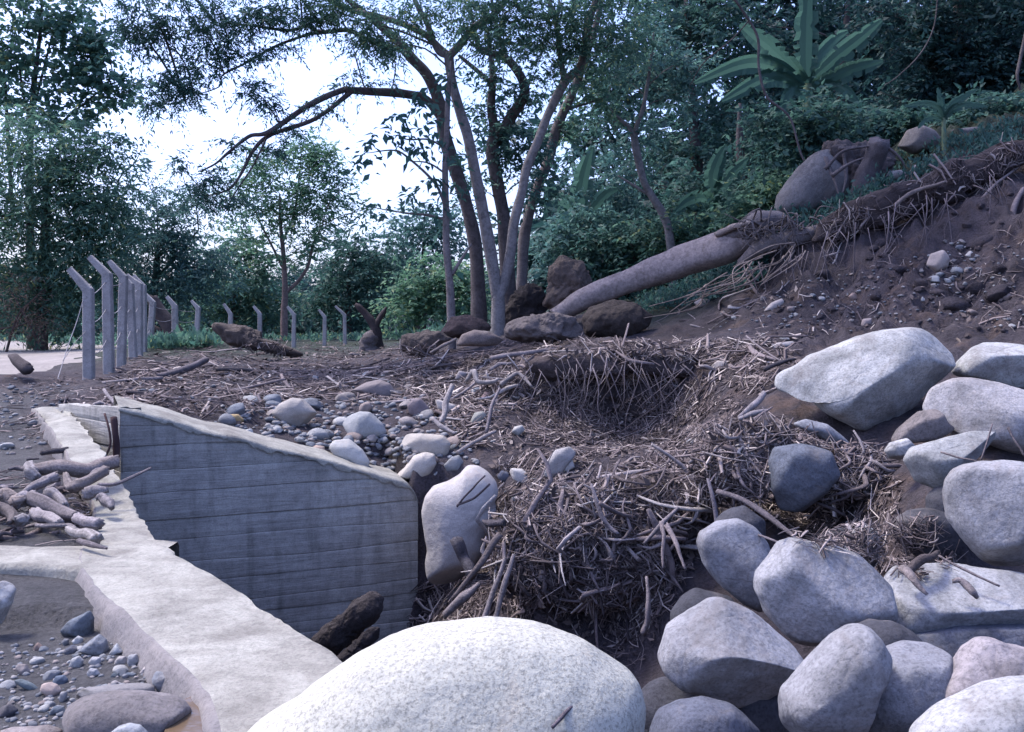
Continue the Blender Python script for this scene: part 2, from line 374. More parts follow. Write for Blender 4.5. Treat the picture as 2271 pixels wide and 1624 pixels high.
# stations of the crest wall's channel-side edge: x, y, top height, width
STA = np.array([(-0.10,2.55,1.25,.56),(-0.30,3.0,1.25,.56),(-0.64,3.77,1.25,.56),(-1.08,4.44,1.25,.58),(-1.6,5.2,1.25,.58),(-1.94,5.68,1.25,.52),(-2.2,6.1,1.25,.42),(-2.67,7.05,1.25,.28),
                (-2.95,7.57,1.33,.26),(-3.17,7.9,1.42,.27),(-3.67,8.8,1.52,.30),(-4.6,10.4,1.65,.30),(-5.1,11.2,1.68,.28)])
WING = [np.array([-5.02, 10.95]), np.array([-3.78, 9.55]), np.array([-1.03, 10.85])]       # plan of the wing wall's face
WTOP = [EYE - 0.79, EYE - 0.72, EYE - 1.66]
wdir = (WING[2] - WING[1]) / np.linalg.norm(WING[2] - WING[1]); wnor = np.array([-wdir[1], wdir[0]])   # away from camera

poly = [(x - .25, y - .1) for x, y, z, w in STA] + [tuple(WING[0] + wnor * .15), tuple(WING[1] + wnor * .15), tuple(WING[2] + wnor * .15), (-0.8, 11.15), (-0.1, 10.95), (0.05, 9.8), (0.2, 8.9), (0.35, 8.0), (0.5, 6.5), (0.3, 4.2), (0.3, 2.6)]
poly = np.array(poly)
def inside(xy, pg):
    x, y = xy[:, 0], xy[:, 1]; r = np.zeros(len(xy), bool); j = len(pg) - 1
    for i in range(len(pg)):
        xi, yi = pg[i]; xj, yj = pg[j]
        if yi != yj:
            r ^= ((yi > y) != (yj > y)) & (x < (xj - xi) * (y - yi) / (yj - yi) + xi)
        j = i
    return r
def seg_dist(xy, a, b):
    a = np.array(a); b = np.array(b); ab = b - a
    t = np.clip(((xy - a) @ ab) / (ab @ ab), 0, 1)
    return np.linalg.norm(xy - (a + t[:, None] * ab), axis=1)

def axis(lo, hi, step, flo, fhi):
    a = list(np.arange(lo, hi + 1e-6, step)); s = step
    v = a[-1]
    while v < fhi: s *= 1.08; v += s; a.append(v)
    s = step; v = a[0]
    while v > flo: s *= 1.1; v -= s; a.insert(0, v)
    return np.array(a)
AX = axis(-7, 8.5, 0.05, -230, 230); AY = axis(2.2, 17.5, 0.05, -100, 300)
GX, GY = np.meshgrid(AX, AY); gxy = np.stack([GX.ravel(), GY.ravel()], 1)
gh = R_main(gxy)
ins = inside(gxy, poly)
hp = R_pit(gxy[ins])
rb = np.min([seg_dist(gxy[ins], poly[k], poly[k + 1]) for k in range(len(STA) + 2, len(poly) - 1)], axis=0)
k = np.clip(rb / 0.2, 0, 1); k = k * k * (3 - 2 * k)
gh[ins] = gh[ins] * (1 - k) + np.minimum(hp, -0.05) * k
# relief
p3 = np.c_[gxy, np.zeros(len(gxy))]
far = np.hypot(gxy[:, 0], gxy[:, 1])
X, Y = gxy[:, 0], gxy[:, 1]
sm = lambda a, b, x: np.clip((x - a) / (b - a), 0, 1) ** 2 * (3 - 2 * np.clip((x - a) / (b - a), 0, 1))
edgeX = np.interp(Y, STA[:, 1], STA[:, 0])                                           # left of the crest wall
sand = sm(-0.1, 0.3, (edgeX - 0.3) - X) * (1 - sm(11.5, 14.0, Y)) * sm(-9, 0, Y)
sand = np.where(Y > 11.2, sand * sm(0.0, 1.5, -4.6 - X), sand)
roadm = sm(0, 2.5, -9.0 - (X + (Y - 17) * 0.23)) * sm(17, 23, Y) * (1 - sm(46, 58, Y)) 
hill = sm(2.5, 5, X) * sm(10.5, 12.5, Y)
rough = 0.05 * (1 - 0.85 * sand) * (1 - 0.7 * roadm) + 0.10 * hill
gh += rough * fbm(p3 * 1.7, 5, 3, 0.55) + 0.012 * (1 - 0.7 * sand) * fbm(p3 * 9, 3, 9)
rid = 1 - np.abs(fbm(p3 * 2.6, 4, 61)); gh += hill * 0.26 * (rid - .6) + hill * 0.08 * fbm(p3 * 6, 3, 62)
hp_ = (1 - sand) * (1 - hill) * sm(7, 8, Y) * (1 - sm(15, 17, Y)) * ~ins; gh += hp_ * 0.05 * (1 - np.abs(fbm(p3 * 3.1, 4, 63)) - .6)
gh += hill * 0.14 * fbm(p3 * np.array([1.2, 1.2, 1]), 4, 21)
# small scarp in the sand of the corner by the crest wall
la, lb = P(-200, 1440, 4.7)[:2], P(225, 1338, 4.75)[:2]
side = (lb[0] - la[0]) * (Y - la[1]) - (lb[1] - la[1]) * (X - la[0]) + 0.05 * fbm(p3 * 3, 3, 5)
gh += np.where((X < -1.0) & (Y < 5.6) & (Y > 2), 0.08 * sm(-0.03, 0.03, side) - 0.045, 0)
green = np.clip(sm(18, 24, Y) * (1 - roadm) * 0.9 + sm(15.2, 17, Y) * sm(1.2, 2.5, X), 0, 1)
rel_ = gxy - WING[1]; sn_ = rel_ @ wnor; st_ = rel_ @ wdir; Lw_ = np.linalg.norm(WING[2] - WING[1])
cap_ = WTOP[1] + (WTOP[2] - WTOP[1]) * np.clip(st_ / Lw_, 0, 1) - 0.035 + np.clip(sn_ - .5, 0, 1) * .5
on_ = (sn_ > -.02) & (sn_ < .95) & (st_ > 0) & (st_ < Lw_) & ~ins
gh = np.where(on_, np.minimum(gh, cap_), gh)
H = gh.reshape(GX.shape)
nyy, nxx = GX.shape
idx = np.arange(nyy * nxx).reshape(nyy, nxx)
fq = np.stack([idx[:-1, :-1], idx[:-1, 1:], idx[1:, 1:], idx[1:, :-1]], -1).reshape(-1, 4)
ground = mesh_obj('ground', np.c_[gxy, gh], fq, GROUND)
za = ground.data.color_attributes.new('zone', 'FLOAT_COLOR', 'POINT')
za.data.foreach_set('color', np.c_[sand, roadm * 0, green, np.ones(len(gxy))].astype(np.float32).ravel())
ground['kind'] = 'structure'

def hz(x, y):
    x = np.asarray(x, float); y = np.asarray(y, float)
    i = np.clip(np.searchsorted(AX, x) - 1, 0, nxx - 2); j = np.clip(np.searchsorted(AY, y) - 1, 0, nyy - 2)
    u = (x - AX[i]) / (AX[i + 1] - AX[i]); w = (y - AY[j]) / (AY[j + 1] - AY[j])
    return H[j, i] * (1 - u) * (1 - w) + H[j, i + 1] * u * (1 - w) + H[j + 1, i] * (1 - u) * w + H[j + 1, i + 1] * u * w

def hit(px, py, dmax=80):
    """where the line of sight meets the ground"""
    d = np.concatenate([np.arange(2.6, 20, 0.03), np.arange(20, dmax, 0.2)])
    q = P(px, py, 1.0); dx = q[0]; dz = q[2] - EYE
    x = dx * d; z = EYE + dz * d; g = hz(x, d)
    w = np.nonzero(z < g)[0]
    if len(w) == 0: return None
    return np.array([x[w[0]], d[w[0]], g[w[0]]])

# dirt road: its own sheet a little proud of the ground
m, nt, bs, out = mat_new('dirt_road')
g = N(nt, 'ShaderNodeNewGeometry'); b = noise_node(nt, g.outputs['Position'], 0.8, 6, 0.7, 0.4); f = noise_node(nt, g.outputs['Position'], 14, 4, 0.7)
c = mix(nt, ramp(nt, b, [(0.3, 0.0), (0.65, 1.0)]), (0.19, 0.17, 0.155), (0.29, 0.26, 0.235)); c = mix(nt, 1.0, c, ramp(nt, f, [(0.3, 0.75), (0.6, 1.05)]), 'MULTIPLY')
nt.links.new(c, bs.inputs['Base Color']); bump(nt, bs, f, 0.4, 0.03)
ry = np.linspace(18, 52, 90); ru = np.linspace(0, 1, 24)
RX = []
for y in ry:
    right = -8.2 - (y - 17) * 0.235 + 0.35 * math.sin(y * 0.9)
    RX.append(right - 16 * ru ** 1.2)
RX = np.array(RX); RY = np.repeat(ry[:, None], 24, 1) + 0.4 * np.sin(RX * 0.7)
RZ = hz(RX.ravel(), RY.ravel()) + 0.02 - 0.06 * (np.repeat(ru[None, :], 90, 0).ravel() < 0.02)
ii = np.arange(90 * 24).reshape(90, 24)
road = mesh_obj('dirt_road', np.c_[RX.ravel(), RY.ravel(), RZ], np.stack([ii[:-1, :-1], ii[1:, :-1], ii[1:, 1:], ii[:-1, 1:]], -1).reshape(-1, 4), MATS['dirt_road'])
road['kind'] = 'structure'

# muddy puddle beside the crest wall, bottom left
pc = [P(x, y, d) for x, y, d in ((395,1560,3.45),(440,1560,3.5),(500,1600,3.25),(560,1624,3.12),(600,1700,2.8),(420,1700,2.85),(360,1640,3.1))]
pz = EYE - 1.292
ctr = np.mean(pc, axis=0); ring = spline(np.vstack([pc, pc[:1]])[:, :2], 40)
v = np.c_[np.vstack([ctr[None, :2], ring]), np.full(41, pz)]
pud = mesh_obj('puddle_water', v, [[0, q + 1, q + 2] for q in range(39)], MUD); pud['kind'] = 'structure'

# ------------------------------------------------------------------ concrete crest wall (left) with its cross wall
cw = empty('concrete_crest_wall', (-1.1, 4.4, -0.6), 'bleached white concrete wall crest running from the foreground boulder back to the fence', 'wall')
ns, nw = 190, 12
u = np.linspace(0, 1, ns); L = np.r_[0, np.cumsum(np.hypot(np.diff(STA[:, 0]), np.diff(STA[:, 1])))]; s = u * L[-1]
ex = spline(np.c_[STA[:, 0], STA[:, 1], STA[:, 2]], 800); sl = np.r_[0, np.cumsum(np.hypot(np.diff(ex[:, 0]), np.diff(ex[:, 1])))]
ce = np.stack([np.interp(u * sl[-1], sl, ex[:, q]) for q in range(3)], 1); wd = np.interp(s, L, STA[:, 3])
jag = 0.011 * fbm(np.c_[s * 9, s * 0, s * 0], 4, 71) + 0.003 * noise3(np.c_[s * 1.3, s * 0 + 4, s * 0], 72)
jag2 = 0.008 * fbm(np.c_[s * 10, s * 0 + 9, s * 0], 4, 73)
back = np.clip((s - 6.0) / 3, 0, 1)
jag = jag * (1 + 0.9 * back); jag2 = jag2 * (0.6 + 1.6 * back)
nv = np.array([-0.88, -0.47])
rows = []
prof = [(0, -2.4), (0, -1.0), (0, -0.35), (0, -0.05), (0.015, -0.008)] + [(t, 0) for t in np.linspace(0.05, 0.95, nw)] + [(0.985, -0.012), (1.015, -0.04), (1.05, -0.09), (1.08, -0.15), (1.12, -0.75)]
V = []
for a, (t, dz) in enumerate(prof):
    w = wd + jag2 - jag
    x = ce[:, 0] + nv[0] * (jag + t * w); y = ce[:, 1] + nv[1] * (jag + t * w)
    z = ce[:, 2] + dz
    if dz == 0: z = z + 0.012 * fbm(np.c_[x * 3, y * 3, x * 0], 4, 74) - 0.006 + back * 0.03 * fbm(np.c_[x * 2.5, y * 2.5, x * 0], 3, 75) - 0.02 * back * ((t - .5) * 2) ** 2
    else:
        o = 0.01 * fbm(np.c_[s * 4, np.full(ns, dz * 5), s * 0], 3, 77); x = x - nv[0] * o * (1 if t < .5 else -1); y = y - nv[1] * o * (1 if t < .5 else -1)
    V.append(np.c_[x, y, z])
V = np.stack(V, 1); npf = len(prof); V = V.reshape(-1, 3); ii = np.arange(ns * npf).reshape(ns, npf)
F = np.stack([ii[:-1, :-1], ii[:-1, 1:], ii[1:, 1:], ii[1:, :-1]], -1).reshape(-1, 4)
top_cols = np.tile(np.arange(npf - 1), ns - 1)
tsel = (top_cols >= 4) & (top_cols < 4 + nw)
def sub(V, F): 
    us, inv = np.unique(F, return_inverse=True); return V[us], inv.reshape(F.shape)
fv, ff = sub(V, F[tsel]); mesh_obj('wall_top', fv, ff, CONC_TOP, cw)
lsel = top_cols >= 4 + nw
fv, ff = sub(V, F[(~tsel) & (~lsel)]); mesh_obj('channel_side', fv, ff, CONC_SIDE, cw)
fv, ff = sub(V, F[lsel]); mesh_obj('outer_side', fv, ff, CONC_OUTER, cw)
# cross wall running left
cx = np.linspace(-6.5, -2.02, 90); yf = np.full(90, 5.36) + 0.03 * fbm(np.c_[cx * 3, cx * 0, cx * 0], 4, 80) - 0.10 * np.exp(-((cx + 2.1) / .3) ** 2); yb = np.full(90, 5.84) + 0.03 * fbm(np.c_[cx * 3, cx * 0 + 3, cx * 0], 4, 81) + 0.2 * np.exp(-((cx + 2.15) / .25) ** 2)
rows = [np.c_[cx, yf, np.full(90, 0.6)], np.c_[cx, yf, np.full(90, 1.21)]]
for t in np.linspace(0.04, 0.96, 9):
    yy = yf * (1 - t) + yb * t; rows.append(np.c_[cx, yy, 1.243 + 0.01 * fbm(np.c_[cx * 3, yy * 3, cx * 0], 4, 82)])
rows += [np.c_[cx, yb, np.full(90, 1.21)], np.c_[cx, yb, np.full(90, 0.6)]]
V = np.stack(rows, 1).reshape(-1, 3); ii = np.arange(90 * len(rows)).reshape(90, len(rows))
mesh_obj('cross_wall', V, np.stack([ii[:-1, :-1], ii[:-1, 1:], ii[1:, 1:], ii[1:, :-1]], -1).reshape(-1, 4), CONC_TOP, cw)

# ------------------------------------------------------------------ wing wall with its form-board courses
ww = empty('concrete_wing_wall', (*WING[1], -0.6), 'grey board-marked concrete wing wall with sloping white top beside the channel', 'wall')
def face_pts(n):
    la = np.linalg.norm(WING[1] - WING[0]); lb = np.linalg.norm(WING[2] - WING[1]); t = np.linspace(0, la + lb, n)
    xy = np.where(t[:, None] < la, WING[0] + (WING[1] - WING[0]) * (t / la)[:, None], WING[1] + (WING[2] - WING[1]) * ((t - la) / lb)[:, None])
    top = np.interp(t, [0, la, la + lb], WTOP); return t, xy, top, la
NT = 320
T, FXY, TOPZ, LA = face_pts(NT)
crumble = 0.16 * np.clip((T - (T[-1] - 0.14)) / 0.14, 0, 1) ** 2
TOPZ = TOPZ + 0.015 * fbm(np.c_[T * 3, T * 0, T * 0], 3, 90) - crumble
nrm = np.where((T < LA)[:, None], np.array([-(WING[1] - WING[0])[1], (WING[1] - WING[0])[0]]) / np.linalg.norm(WING[1] - WING[0]), wnor)
nrm[T < LA] *= 1 if nrm[0] @ np.array([0.5, 0.8]) > 0 else -1
rng = np.random.RandomState(5)
zb = -1.25; course_h = [0.20,0.20,0.20,0.13,0.17,0.14,0.22,0.20,0.24,0.22,0.25,0.23,0.24,0.22,0.25,0.24]
for ci, ch in enumerate(course_h):
    z0 = zb; z1 = zb + ch; zb = z1
    sag = 0.022 * noise3(np.c_[T * 0.8, T * 0 + ci * 3.1, T * 0], 95)
    sag2 = 0.022 * noise3(np.c_[T * 0.8, T * 0 + (ci + 1) * 3.1, T * 0], 95)
    lo = z0 + sag + 0.0012; hi = np.minimum(z1 + sag2 - 0.0012, TOPZ)
    ok = hi > lo + 0.01
    if ok.sum() < 3: continue
    off = rng.choice([-0.002, 0.0, 0.001, 0.002, 0.003, -0.009, 0.007]); n = NT
    V = []
    endj = 0.03 * noise3(np.c_[np.full(n, ci * 1.7), T * 0, T * 0], 97) * (T > T[-1] - 0.05)
    for (t, dn) in ((0, 0.1), (0, 0.002), (0.04, 0.0), (0.35, 0.0), (0.65, 0.0), (0.96, 0.0), (1, 0.002), (1, 0.1)):
        z = lo * (1 - t) + hi * t
        rel = 0.006 * fbm(np.c_[T * 2.5, z * 9, T * 0 + ci], 3, 98)
        xy = FXY + nrm * (dn + off + rel + 0.012)[:, None] + wdir * endj[:, None]
        V.append(np.c_[xy, z])
    V = np.stack(V, 1).reshape(-1, 3); ii = np.arange(n * 8).reshape(n, 8)
    okc = ok[:-1] & ok[1:]
    F = np.stack([ii[:-1, :-1], ii[1:, :-1], ii[1:, 1:], ii[:-1, 1:]], -1)[okc].reshape(-1, 4)
    fv, ff = sub(V, F); mesh_obj('board_course', fv, ff, CONC_SIDE, ww)
# core + end
V = []
TH = np.where(T < LA + .01, 0.22, 0.75)[:, None]
for (dn, top) in ((0.03, 0), (0.03, 1), (TH, 1), (TH, 0)):
    z = np.where(top, TOPZ - 0.012, -1.25); V.append(np.c_[FXY + nrm * dn, z])
V = np.stack(V, 1).reshape(-1, 3); ii = np.arange(NT * 4).reshape(NT, 4)
F = [list(map(int, q)) for q in np.stack([ii[:-1], ii[1:], np.roll(ii, -1, 1)[1:], np.roll(ii, -1, 1)[:-1]], -1).reshape(-1, 4)]
F.append([int(q) for q in ii[-1]]); F.append([int(q) for q in ii[0][::-1]])
mesh_obj('wall_core', V, F, CONC_SIDE, ww, smooth=False)
# bleached top with a ragged lip running down the face
sel = T > LA - 0.02
Tt = T[sel]; fx = FXY[sel]; nn = np.repeat(wnor[None], sel.sum(), 0); tz = TOPZ[sel]
lip = 0.03 + 0.022 * np.clip(fbm(np.c_[Tt * 15, Tt * 0, Tt * 0], 4, 91), -0.5, 1) * np.clip((Tt - LA) / 0.6, 0.1, 1)
V = []
rag = 0.03 * fbm(np.c_[Tt * 5, Tt * 0 + 5, Tt * 0], 3, 93)
for q, (dn, dz) in enumerate(((-0.006, None), (-0.012, -0.02), (0.004, 0.004), (0.04, 0.016), (0.2, 0.036), (0.4, 0.058), (0.62, 0.078), (0.75, 0.07), (0.77, -0.12))):
    z = tz - lip * 1.25 if dz is None else tz + dz + 0.008 * fbm(np.c_[Tt * 6, Tt * 0 + dn * 9, Tt * 0], 3, 92)
    V.append(np.c_[fx + nn * (dn + (rag if dn > .45 else 0 * rag))[:, None], z])
V = np.stack(V, 1).reshape(-1, 3); m_ = sel.sum(); ii = np.arange(m_ * 9).reshape(m_, 9)
mesh_obj('bleached_top', V, np.stack([ii[:-1, :-1], ii[1:, :-1], ii[1:, 1:], ii[:-1, 1:]], -1).reshape(-1, 4), CONC_TOP, ww)
# rusty pipe and cable hanging at the joint of the wall
jp = np.array([*(WING[1] - wnor * 0.05), 0]) 
pts = [P(252, 925, 9.42), P(256, 960, 9.40), P(258, 1000, 9.42), P(258, 1030, 9.40)]
v, f = tube(pts, [0.03, 0.028, 0.036, 0.028], 14, 8, 0.15, 3)
tag(mesh_obj('rusty_pipe', v, f, RUST, loc=pts[-1]), 'dark rusty pipe hanging down the wall at its corner', 'pipe')
pts = [P(232, 918, 9.5), P(240, 945, 9.42), P(245, 978, 9.38), P(240, 1000, 9.36), P(228, 1018, 9.36)]
v, f = tube(pts, [0.012] * 3, 18, 6)
tag(mesh_obj('old_cable', v, f, RUST, loc=pts[-1]), 'thin dark cable drooping beside the rusty pipe on the wall', 'cable')
# ------------------------------------------------------------------ boulders and stones
_ico = {}
def ico(sub):
    if sub not in _ico:
        t = (1 + 5 ** .5) / 2
        v = [(-1,t,0),(1,t,0),(-1,-t,0),(1,-t,0),(0,-1,t),(0,1,t),(0,-1,-t),(0,1,-t),(t,0,-1),(t,0,1),(-t,0,-1),(-t,0,1)]
        v = [np.array(a) / np.linalg.norm(a) for a in v]
        f = [(0,11,5),(0,5,1),(0,1,7),(0,7,10),(0,10,11),(1,5,9),(5,11,4),(11,10,2),(10,7,6),(7,1,8),(3,9,4),(3,4,2),(3,2,6),(3,6,8),(3,8,9),(4,9,5),(2,4,11),(6,2,10),(8,6,7),(9,8,1)]
        for _ in range(sub):
            cache = {}; nf = []
            def midp(a, b):
                key = (min(a, b), max(a, b))
                if key not in cache:
                    m = v[a] + v[b]; v.append(m / np.linalg.norm(m)); cache[key] = len(v) - 1
                return cache[key]
            for a, b, c in f:
                x, y, z = midp(a, b), midp(b, c), midp(c, a); nf += [(a, x, z), (b, y, x), (c, z, y), (x, y, z)]
            f = nf
        _ico[sub] = (np.array(v), np.array(f))
    return _ico[sub]

def radial(uv, n=180):
    """radius of a star-shaped outline as a function of angle"""
    th = np.linspace(-np.pi, np.pi, n, endpoint=False); r = np.zeros(n)
    d = np.stack([np.cos(th), np.sin(th)], 1); m = len(uv)
    for i in range(m):
        a = uv[i]; b = uv[(i + 1) % m]; e = b - a
        den = d[:, 0] * e[1] - d[:, 1] * e[0]
        with np.errstate(divide='ignore', invalid='ignore'):
            t = (a[0] * e[1] - a[1] * e[0]) / den; s = (a[0] * d[:, 1] - a[1] * d[:, 0]) / den
        ok = (t > 0) & (s >= -1e-6) & (s <= 1 + 1e-6); r = np.where(ok & (t > r), t, r)
    r[r == 0] = r[r > 0].mean()
    k = np.array([1, 3, 4, 3, 1.]); k /= k.sum()
    return th, np.convolve(np.r_[r[-2:], r, r[:2]], k, 'valid')

def boulder(name, label, outl, d, color, thick=0.8, cuts=(), seed=0, res=4, rough=0.026, pw=2.7, mat=None, cat='boulder', group=None, facets=5, lean=0.0, edge=0.055):
    o = np.array([P(x, y, d) for x, y in outl])
    uv = np.stack([o[:, 0], o[:, 2]], 1)
    a = 0; cx = cy = 0
    for i in range(len(uv)):
        j = (i + 1) % len(uv); cr = uv[i, 0] * uv[j, 1] - uv[j, 0] * uv[i, 1]; a += cr; cx += (uv[i, 0] + uv[j, 0]) * cr; cy += (uv[i, 1] + uv[j, 1]) * cr
    c = np.array([cx / (3 * a), cy / (3 * a)])
    th, r = radial(uv - c)
    n, F = ico(res)
    ang = np.arctan2(n[:, 2], n[:, 0]); R = np.interp(ang, np.r_[th, np.pi], np.r_[r, r[0]])
    s = np.hypot(n[:, 0], n[:, 2]); cc = np.abs(n[:, 1]); q = (s ** pw + cc ** pw) ** (1 / pw)
    T = thick * (r.mean())
    sc = s / q
    p = np.stack([np.cos(ang) * R * sc, n[:, 1] / q * T, np.sin(ang) * R * sc], 1)
    size = r.mean(); rng = np.random.RandomState(seed + 11)
    cl = list(cuts)
    for k in range(facets):
        v = rng.normal(size=3); v[1] = -abs(v[1]) - 0.25; v /= np.linalg.norm(v); cl.append((*v, rng.uniform(0.76, 0.92)))
    for (x, y, z, fr) in cl:
        nn = np.array([x, y, z], float); nn /= np.linalg.norm(nn)
        h = p @ nn; dist = h.max() * fr; ov = h - dist; w = edge * size
        sp = np.where(ov > 6 * w, ov, w * np.log1p(np.exp(np.clip(ov / w, -30, 30))))
        p = p - nn * (sp * 0.96)[:, None]
    p += lean * np.stack([np.zeros(len(p)), p[:, 2], np.zeros(len(p))], 1)
    nl = np.linalg.norm(p, axis=1)[:, None] + 1e-9
    p = p + p / nl * (rough * size * fbm(p / size * 1.6 + seed * 7.7, 5, seed, 0.55))[:, None]
    base = np.array([c[0], d, c[1] + p[:, 2].min()])
    p = p + np.array([c[0], d, c[1]])
    ob = mesh_obj(name, p, F, mat or ROCK, loc=base, color=tuple(c_ * K for c_ in color))
    tag(ob, label, cat, group)
    return ob

def blob(cx, cy, rx, ry, seed):
    r = np.random.RandomState(seed); a = np.linspace(0, 6.283, 14, endpoint=False); return [(cx + rx * math.cos(q) * r.uniform(.85, 1.1), cy - ry * math.sin(q) * r.uniform(.85, 1.1)) for q in a]
C4 = lambda pts: [(1390.6 + .3872 * x, 1027 + .3872 * y) for x, y in pts]
C6 = lambda pts: [(1469.6 + .3524 * x, 513.6 + .3524 * y) for x, y in pts]
C5 = lambda pts: [(711 + .3406 * x, 513.6 + .3406 * y) for x, y in pts]
C3 = lambda pts: [(869 + .2725 * x, 948 + .2725 * y) for x, y in pts]
CA = lambda pts: [(.3406 * x, 513.6 + .3406 * y) for x, y in pts]
CB = lambda pts: [(.2457 * x, 1224.7 + .2457 * y) for x, y in pts]
CH = lambda pts: [(1469.6 + .3524 * x, .3524 * y) for x, y in pts]
K = 0.68
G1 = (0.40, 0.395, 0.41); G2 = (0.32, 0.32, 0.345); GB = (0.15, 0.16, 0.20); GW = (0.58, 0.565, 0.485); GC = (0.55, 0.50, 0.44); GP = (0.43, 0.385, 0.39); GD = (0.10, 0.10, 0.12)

boulder('boulder', 'huge white speckled boulder in the foreground at the bottom edge', [(540,1624),(627,1571),(768,1468),(838,1426),(934,1398),(1000,1387),(1088,1380),(1193,1391),(1289,1424),(1355,1470),(1403,1501),(1425,1545),(1428,1588),(1417,1650),(1330,1800),(1000,1880),(650,1820),(480,1720)], 3.05, GW, 0.85, seed=1, res=6, rough=0.022, pw=2.2, mat=ROCKW, facets=0, cuts=[(0.1,-.75,.65,.93)])
boulder('boulder', 'pale wedge-shaped boulder with a dark undercut front, right of the white foreground boulder', C4([(175,1120),(230,960),(330,890),(480,790),(560,785),(640,815),(760,880),(900,1000),(980,1060),(1020,1130),(1000,1200),(900,1300),(760,1400),(680,1420),(560,1390),(300,1280),(200,1190)]), 4.7, G1, 1.0, seed=2, res=5, cuts=[(0.1,-.82,-.57,.5),(-.35,-.5,.8,.72),(.5,-.45,.74,.7)], facets=2)
boulder('boulder', 'large rounded boulder with a darker lower corner, behind the wedge-shaped boulder', C4([(735,740),(745,640),(820,560),(880,470),(970,435),(1100,465),(1200,480),(1330,530),(1420,620),(1540,730),(1590,830),(1580,920),(1480,970),(1300,1000),(1150,1060),(1090,1090),(1000,1070),(900,980),(800,880)]), 5.35, G1, 0.9, seed=3, res=5, mat=ROCKB, cuts=[(.25,-.75,.6,.66),(-.55,-.8,-.2,.75),(.3,-.8,-.5,.8)], facets=3)
boulder('boulder', 'shaded grey boulder tucked under the debris heap beside the large rounded boulder', C4([(400,460),(420,400),(520,340),(640,320),(740,370),(800,450),(830,560),(780,720),(760,850),(650,800),(520,690),(440,590)]), 6.2, G2, 0.9, seed=4, mat=ROCKB)
boulder('boulder', 'tall leaning pale boulder at the bottom edge, left of its darker round neighbour', C4([(885,1400),(900,1330),(960,1270),(1100,1100),(1200,1000),(1290,940),(1360,935),(1430,980),(1490,1080),(1480,1150),(1420,1250),(1380,1400),(1330,1541),(1250,1700),(1000,1700),(900,1560)]), 4.05, G1, 0.9, seed=5, res=5, cuts=[(-.2,-.7,-.6,.72)], facets=3)
boulder('boulder', 'round greyer boulder at the bottom edge, between the leaning boulder and the corner', C4([(1265,1450),(1290,1300),(1370,1180),(1480,1090),(1640,1035),(1760,1040),(1840,1080),(1890,1150),(1870,1300),(1870,1420),(1740,1541),(1620,1680),(1400,1700),(1290,1600)]), 4.2, G2, 0.85, seed=6, res=5, cuts=[(.1,-.8,-.5,.74)], facets=3)
boulder('boulder', 'pinkish angular boulder at the right edge, above the bottom-right corner boulder', C4([(1765,1330),(1800,1260),(1880,1180),(1960,1080),(2040,1020),(2110,1015),(2190,1050),(2271,1060),(2420,1100),(2480,1250),(2400,1400),(2200,1450),(1850,1410)]), 4.1, GP, 0.9, seed=7, res=5, cuts=[(-.3,-.75,.55,.7),(.4,-.5,.75,.75)], facets=3)
boulder('boulder', 'large smooth pale boulder filling the bottom-right corner', C4([(1640,1570),(1800,1430),(1960,1360),(2110,1290),(2271,1250),(2500,1240),(2700,1350),(2750,1600),(2500,1800),(2000,1850),(1650,1720)]), 3.45, (0.5,.495,.49), 0.8, seed=8, res=5, rough=0.012, facets=2)
boulder('boulder', 'big boulder at the right edge with a dark hollow down its middle', C4([(1840,180),(1850,110),(1900,40),(1970,10),(2080,-10),(2200,-10),(2300,10),(2420,80),(2480,250),(2420,480),(2300,600),(2150,640),(2060,580),(1940,450),(1860,350)]), 5.9, G1, 0.9, seed=9, res=5, cuts=[(-.55,-.75,.1,.62),(.6,-.6,-.35,.6),(-.1,-.5,-.85,.7)], facets=2)
boulder('rock_ledge', 'long flat banded rock ledge below the hollowed boulder at the right edge', C4([(1480,760),(1500,680),(1560,600),(1700,590),(1900,580),(2050,610),(2271,640),(2500,690),(2560,860),(2400,930),(2200,915),(1950,905),(1880,1000),(1800,1035),(1600,1010),(1480,990),(1450,900)]), 5.6, (0.42,.42,.43), 0.9, seed=10, res=5, rough=0.035, mat=ROCKB, cuts=[(.0,-.45,.89,.5),(.1,-.8,-.6,.7)], facets=1, pw=3)
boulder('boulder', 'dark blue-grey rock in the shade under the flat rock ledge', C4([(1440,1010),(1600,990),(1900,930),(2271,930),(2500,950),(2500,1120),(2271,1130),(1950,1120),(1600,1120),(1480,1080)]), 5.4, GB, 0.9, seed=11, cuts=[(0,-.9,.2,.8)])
boulder('boulder', 'small bright rock between the rounded boulder and the scattered roots', C4([(1250,490),(1300,390),(1370,355),(1430,390),(1450,500),(1400,600),(1290,590)]), 6.25, (0.5,.5,.5), 0.8, seed=12, mat=ROCKB)
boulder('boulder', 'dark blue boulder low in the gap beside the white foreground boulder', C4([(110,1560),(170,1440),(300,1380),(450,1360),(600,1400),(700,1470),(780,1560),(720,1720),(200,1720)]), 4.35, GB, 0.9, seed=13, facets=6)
boulder('boulder', 'grey wedge boulder with a shaded right side, left of the hollowed boulder', C6([(1525,1450),(1570,1365),(1800,1300),(2000,1250),(2140,1265),(2120,1330),(1950,1450),(1850,1560),(1740,1640),(1600,1580)]), 7.1, (0.44,.44,.43), 0.9, seed=14, cuts=[(-.1,-.5,.86,.6),(.65,-.7,-.3,.55)], facets=3)
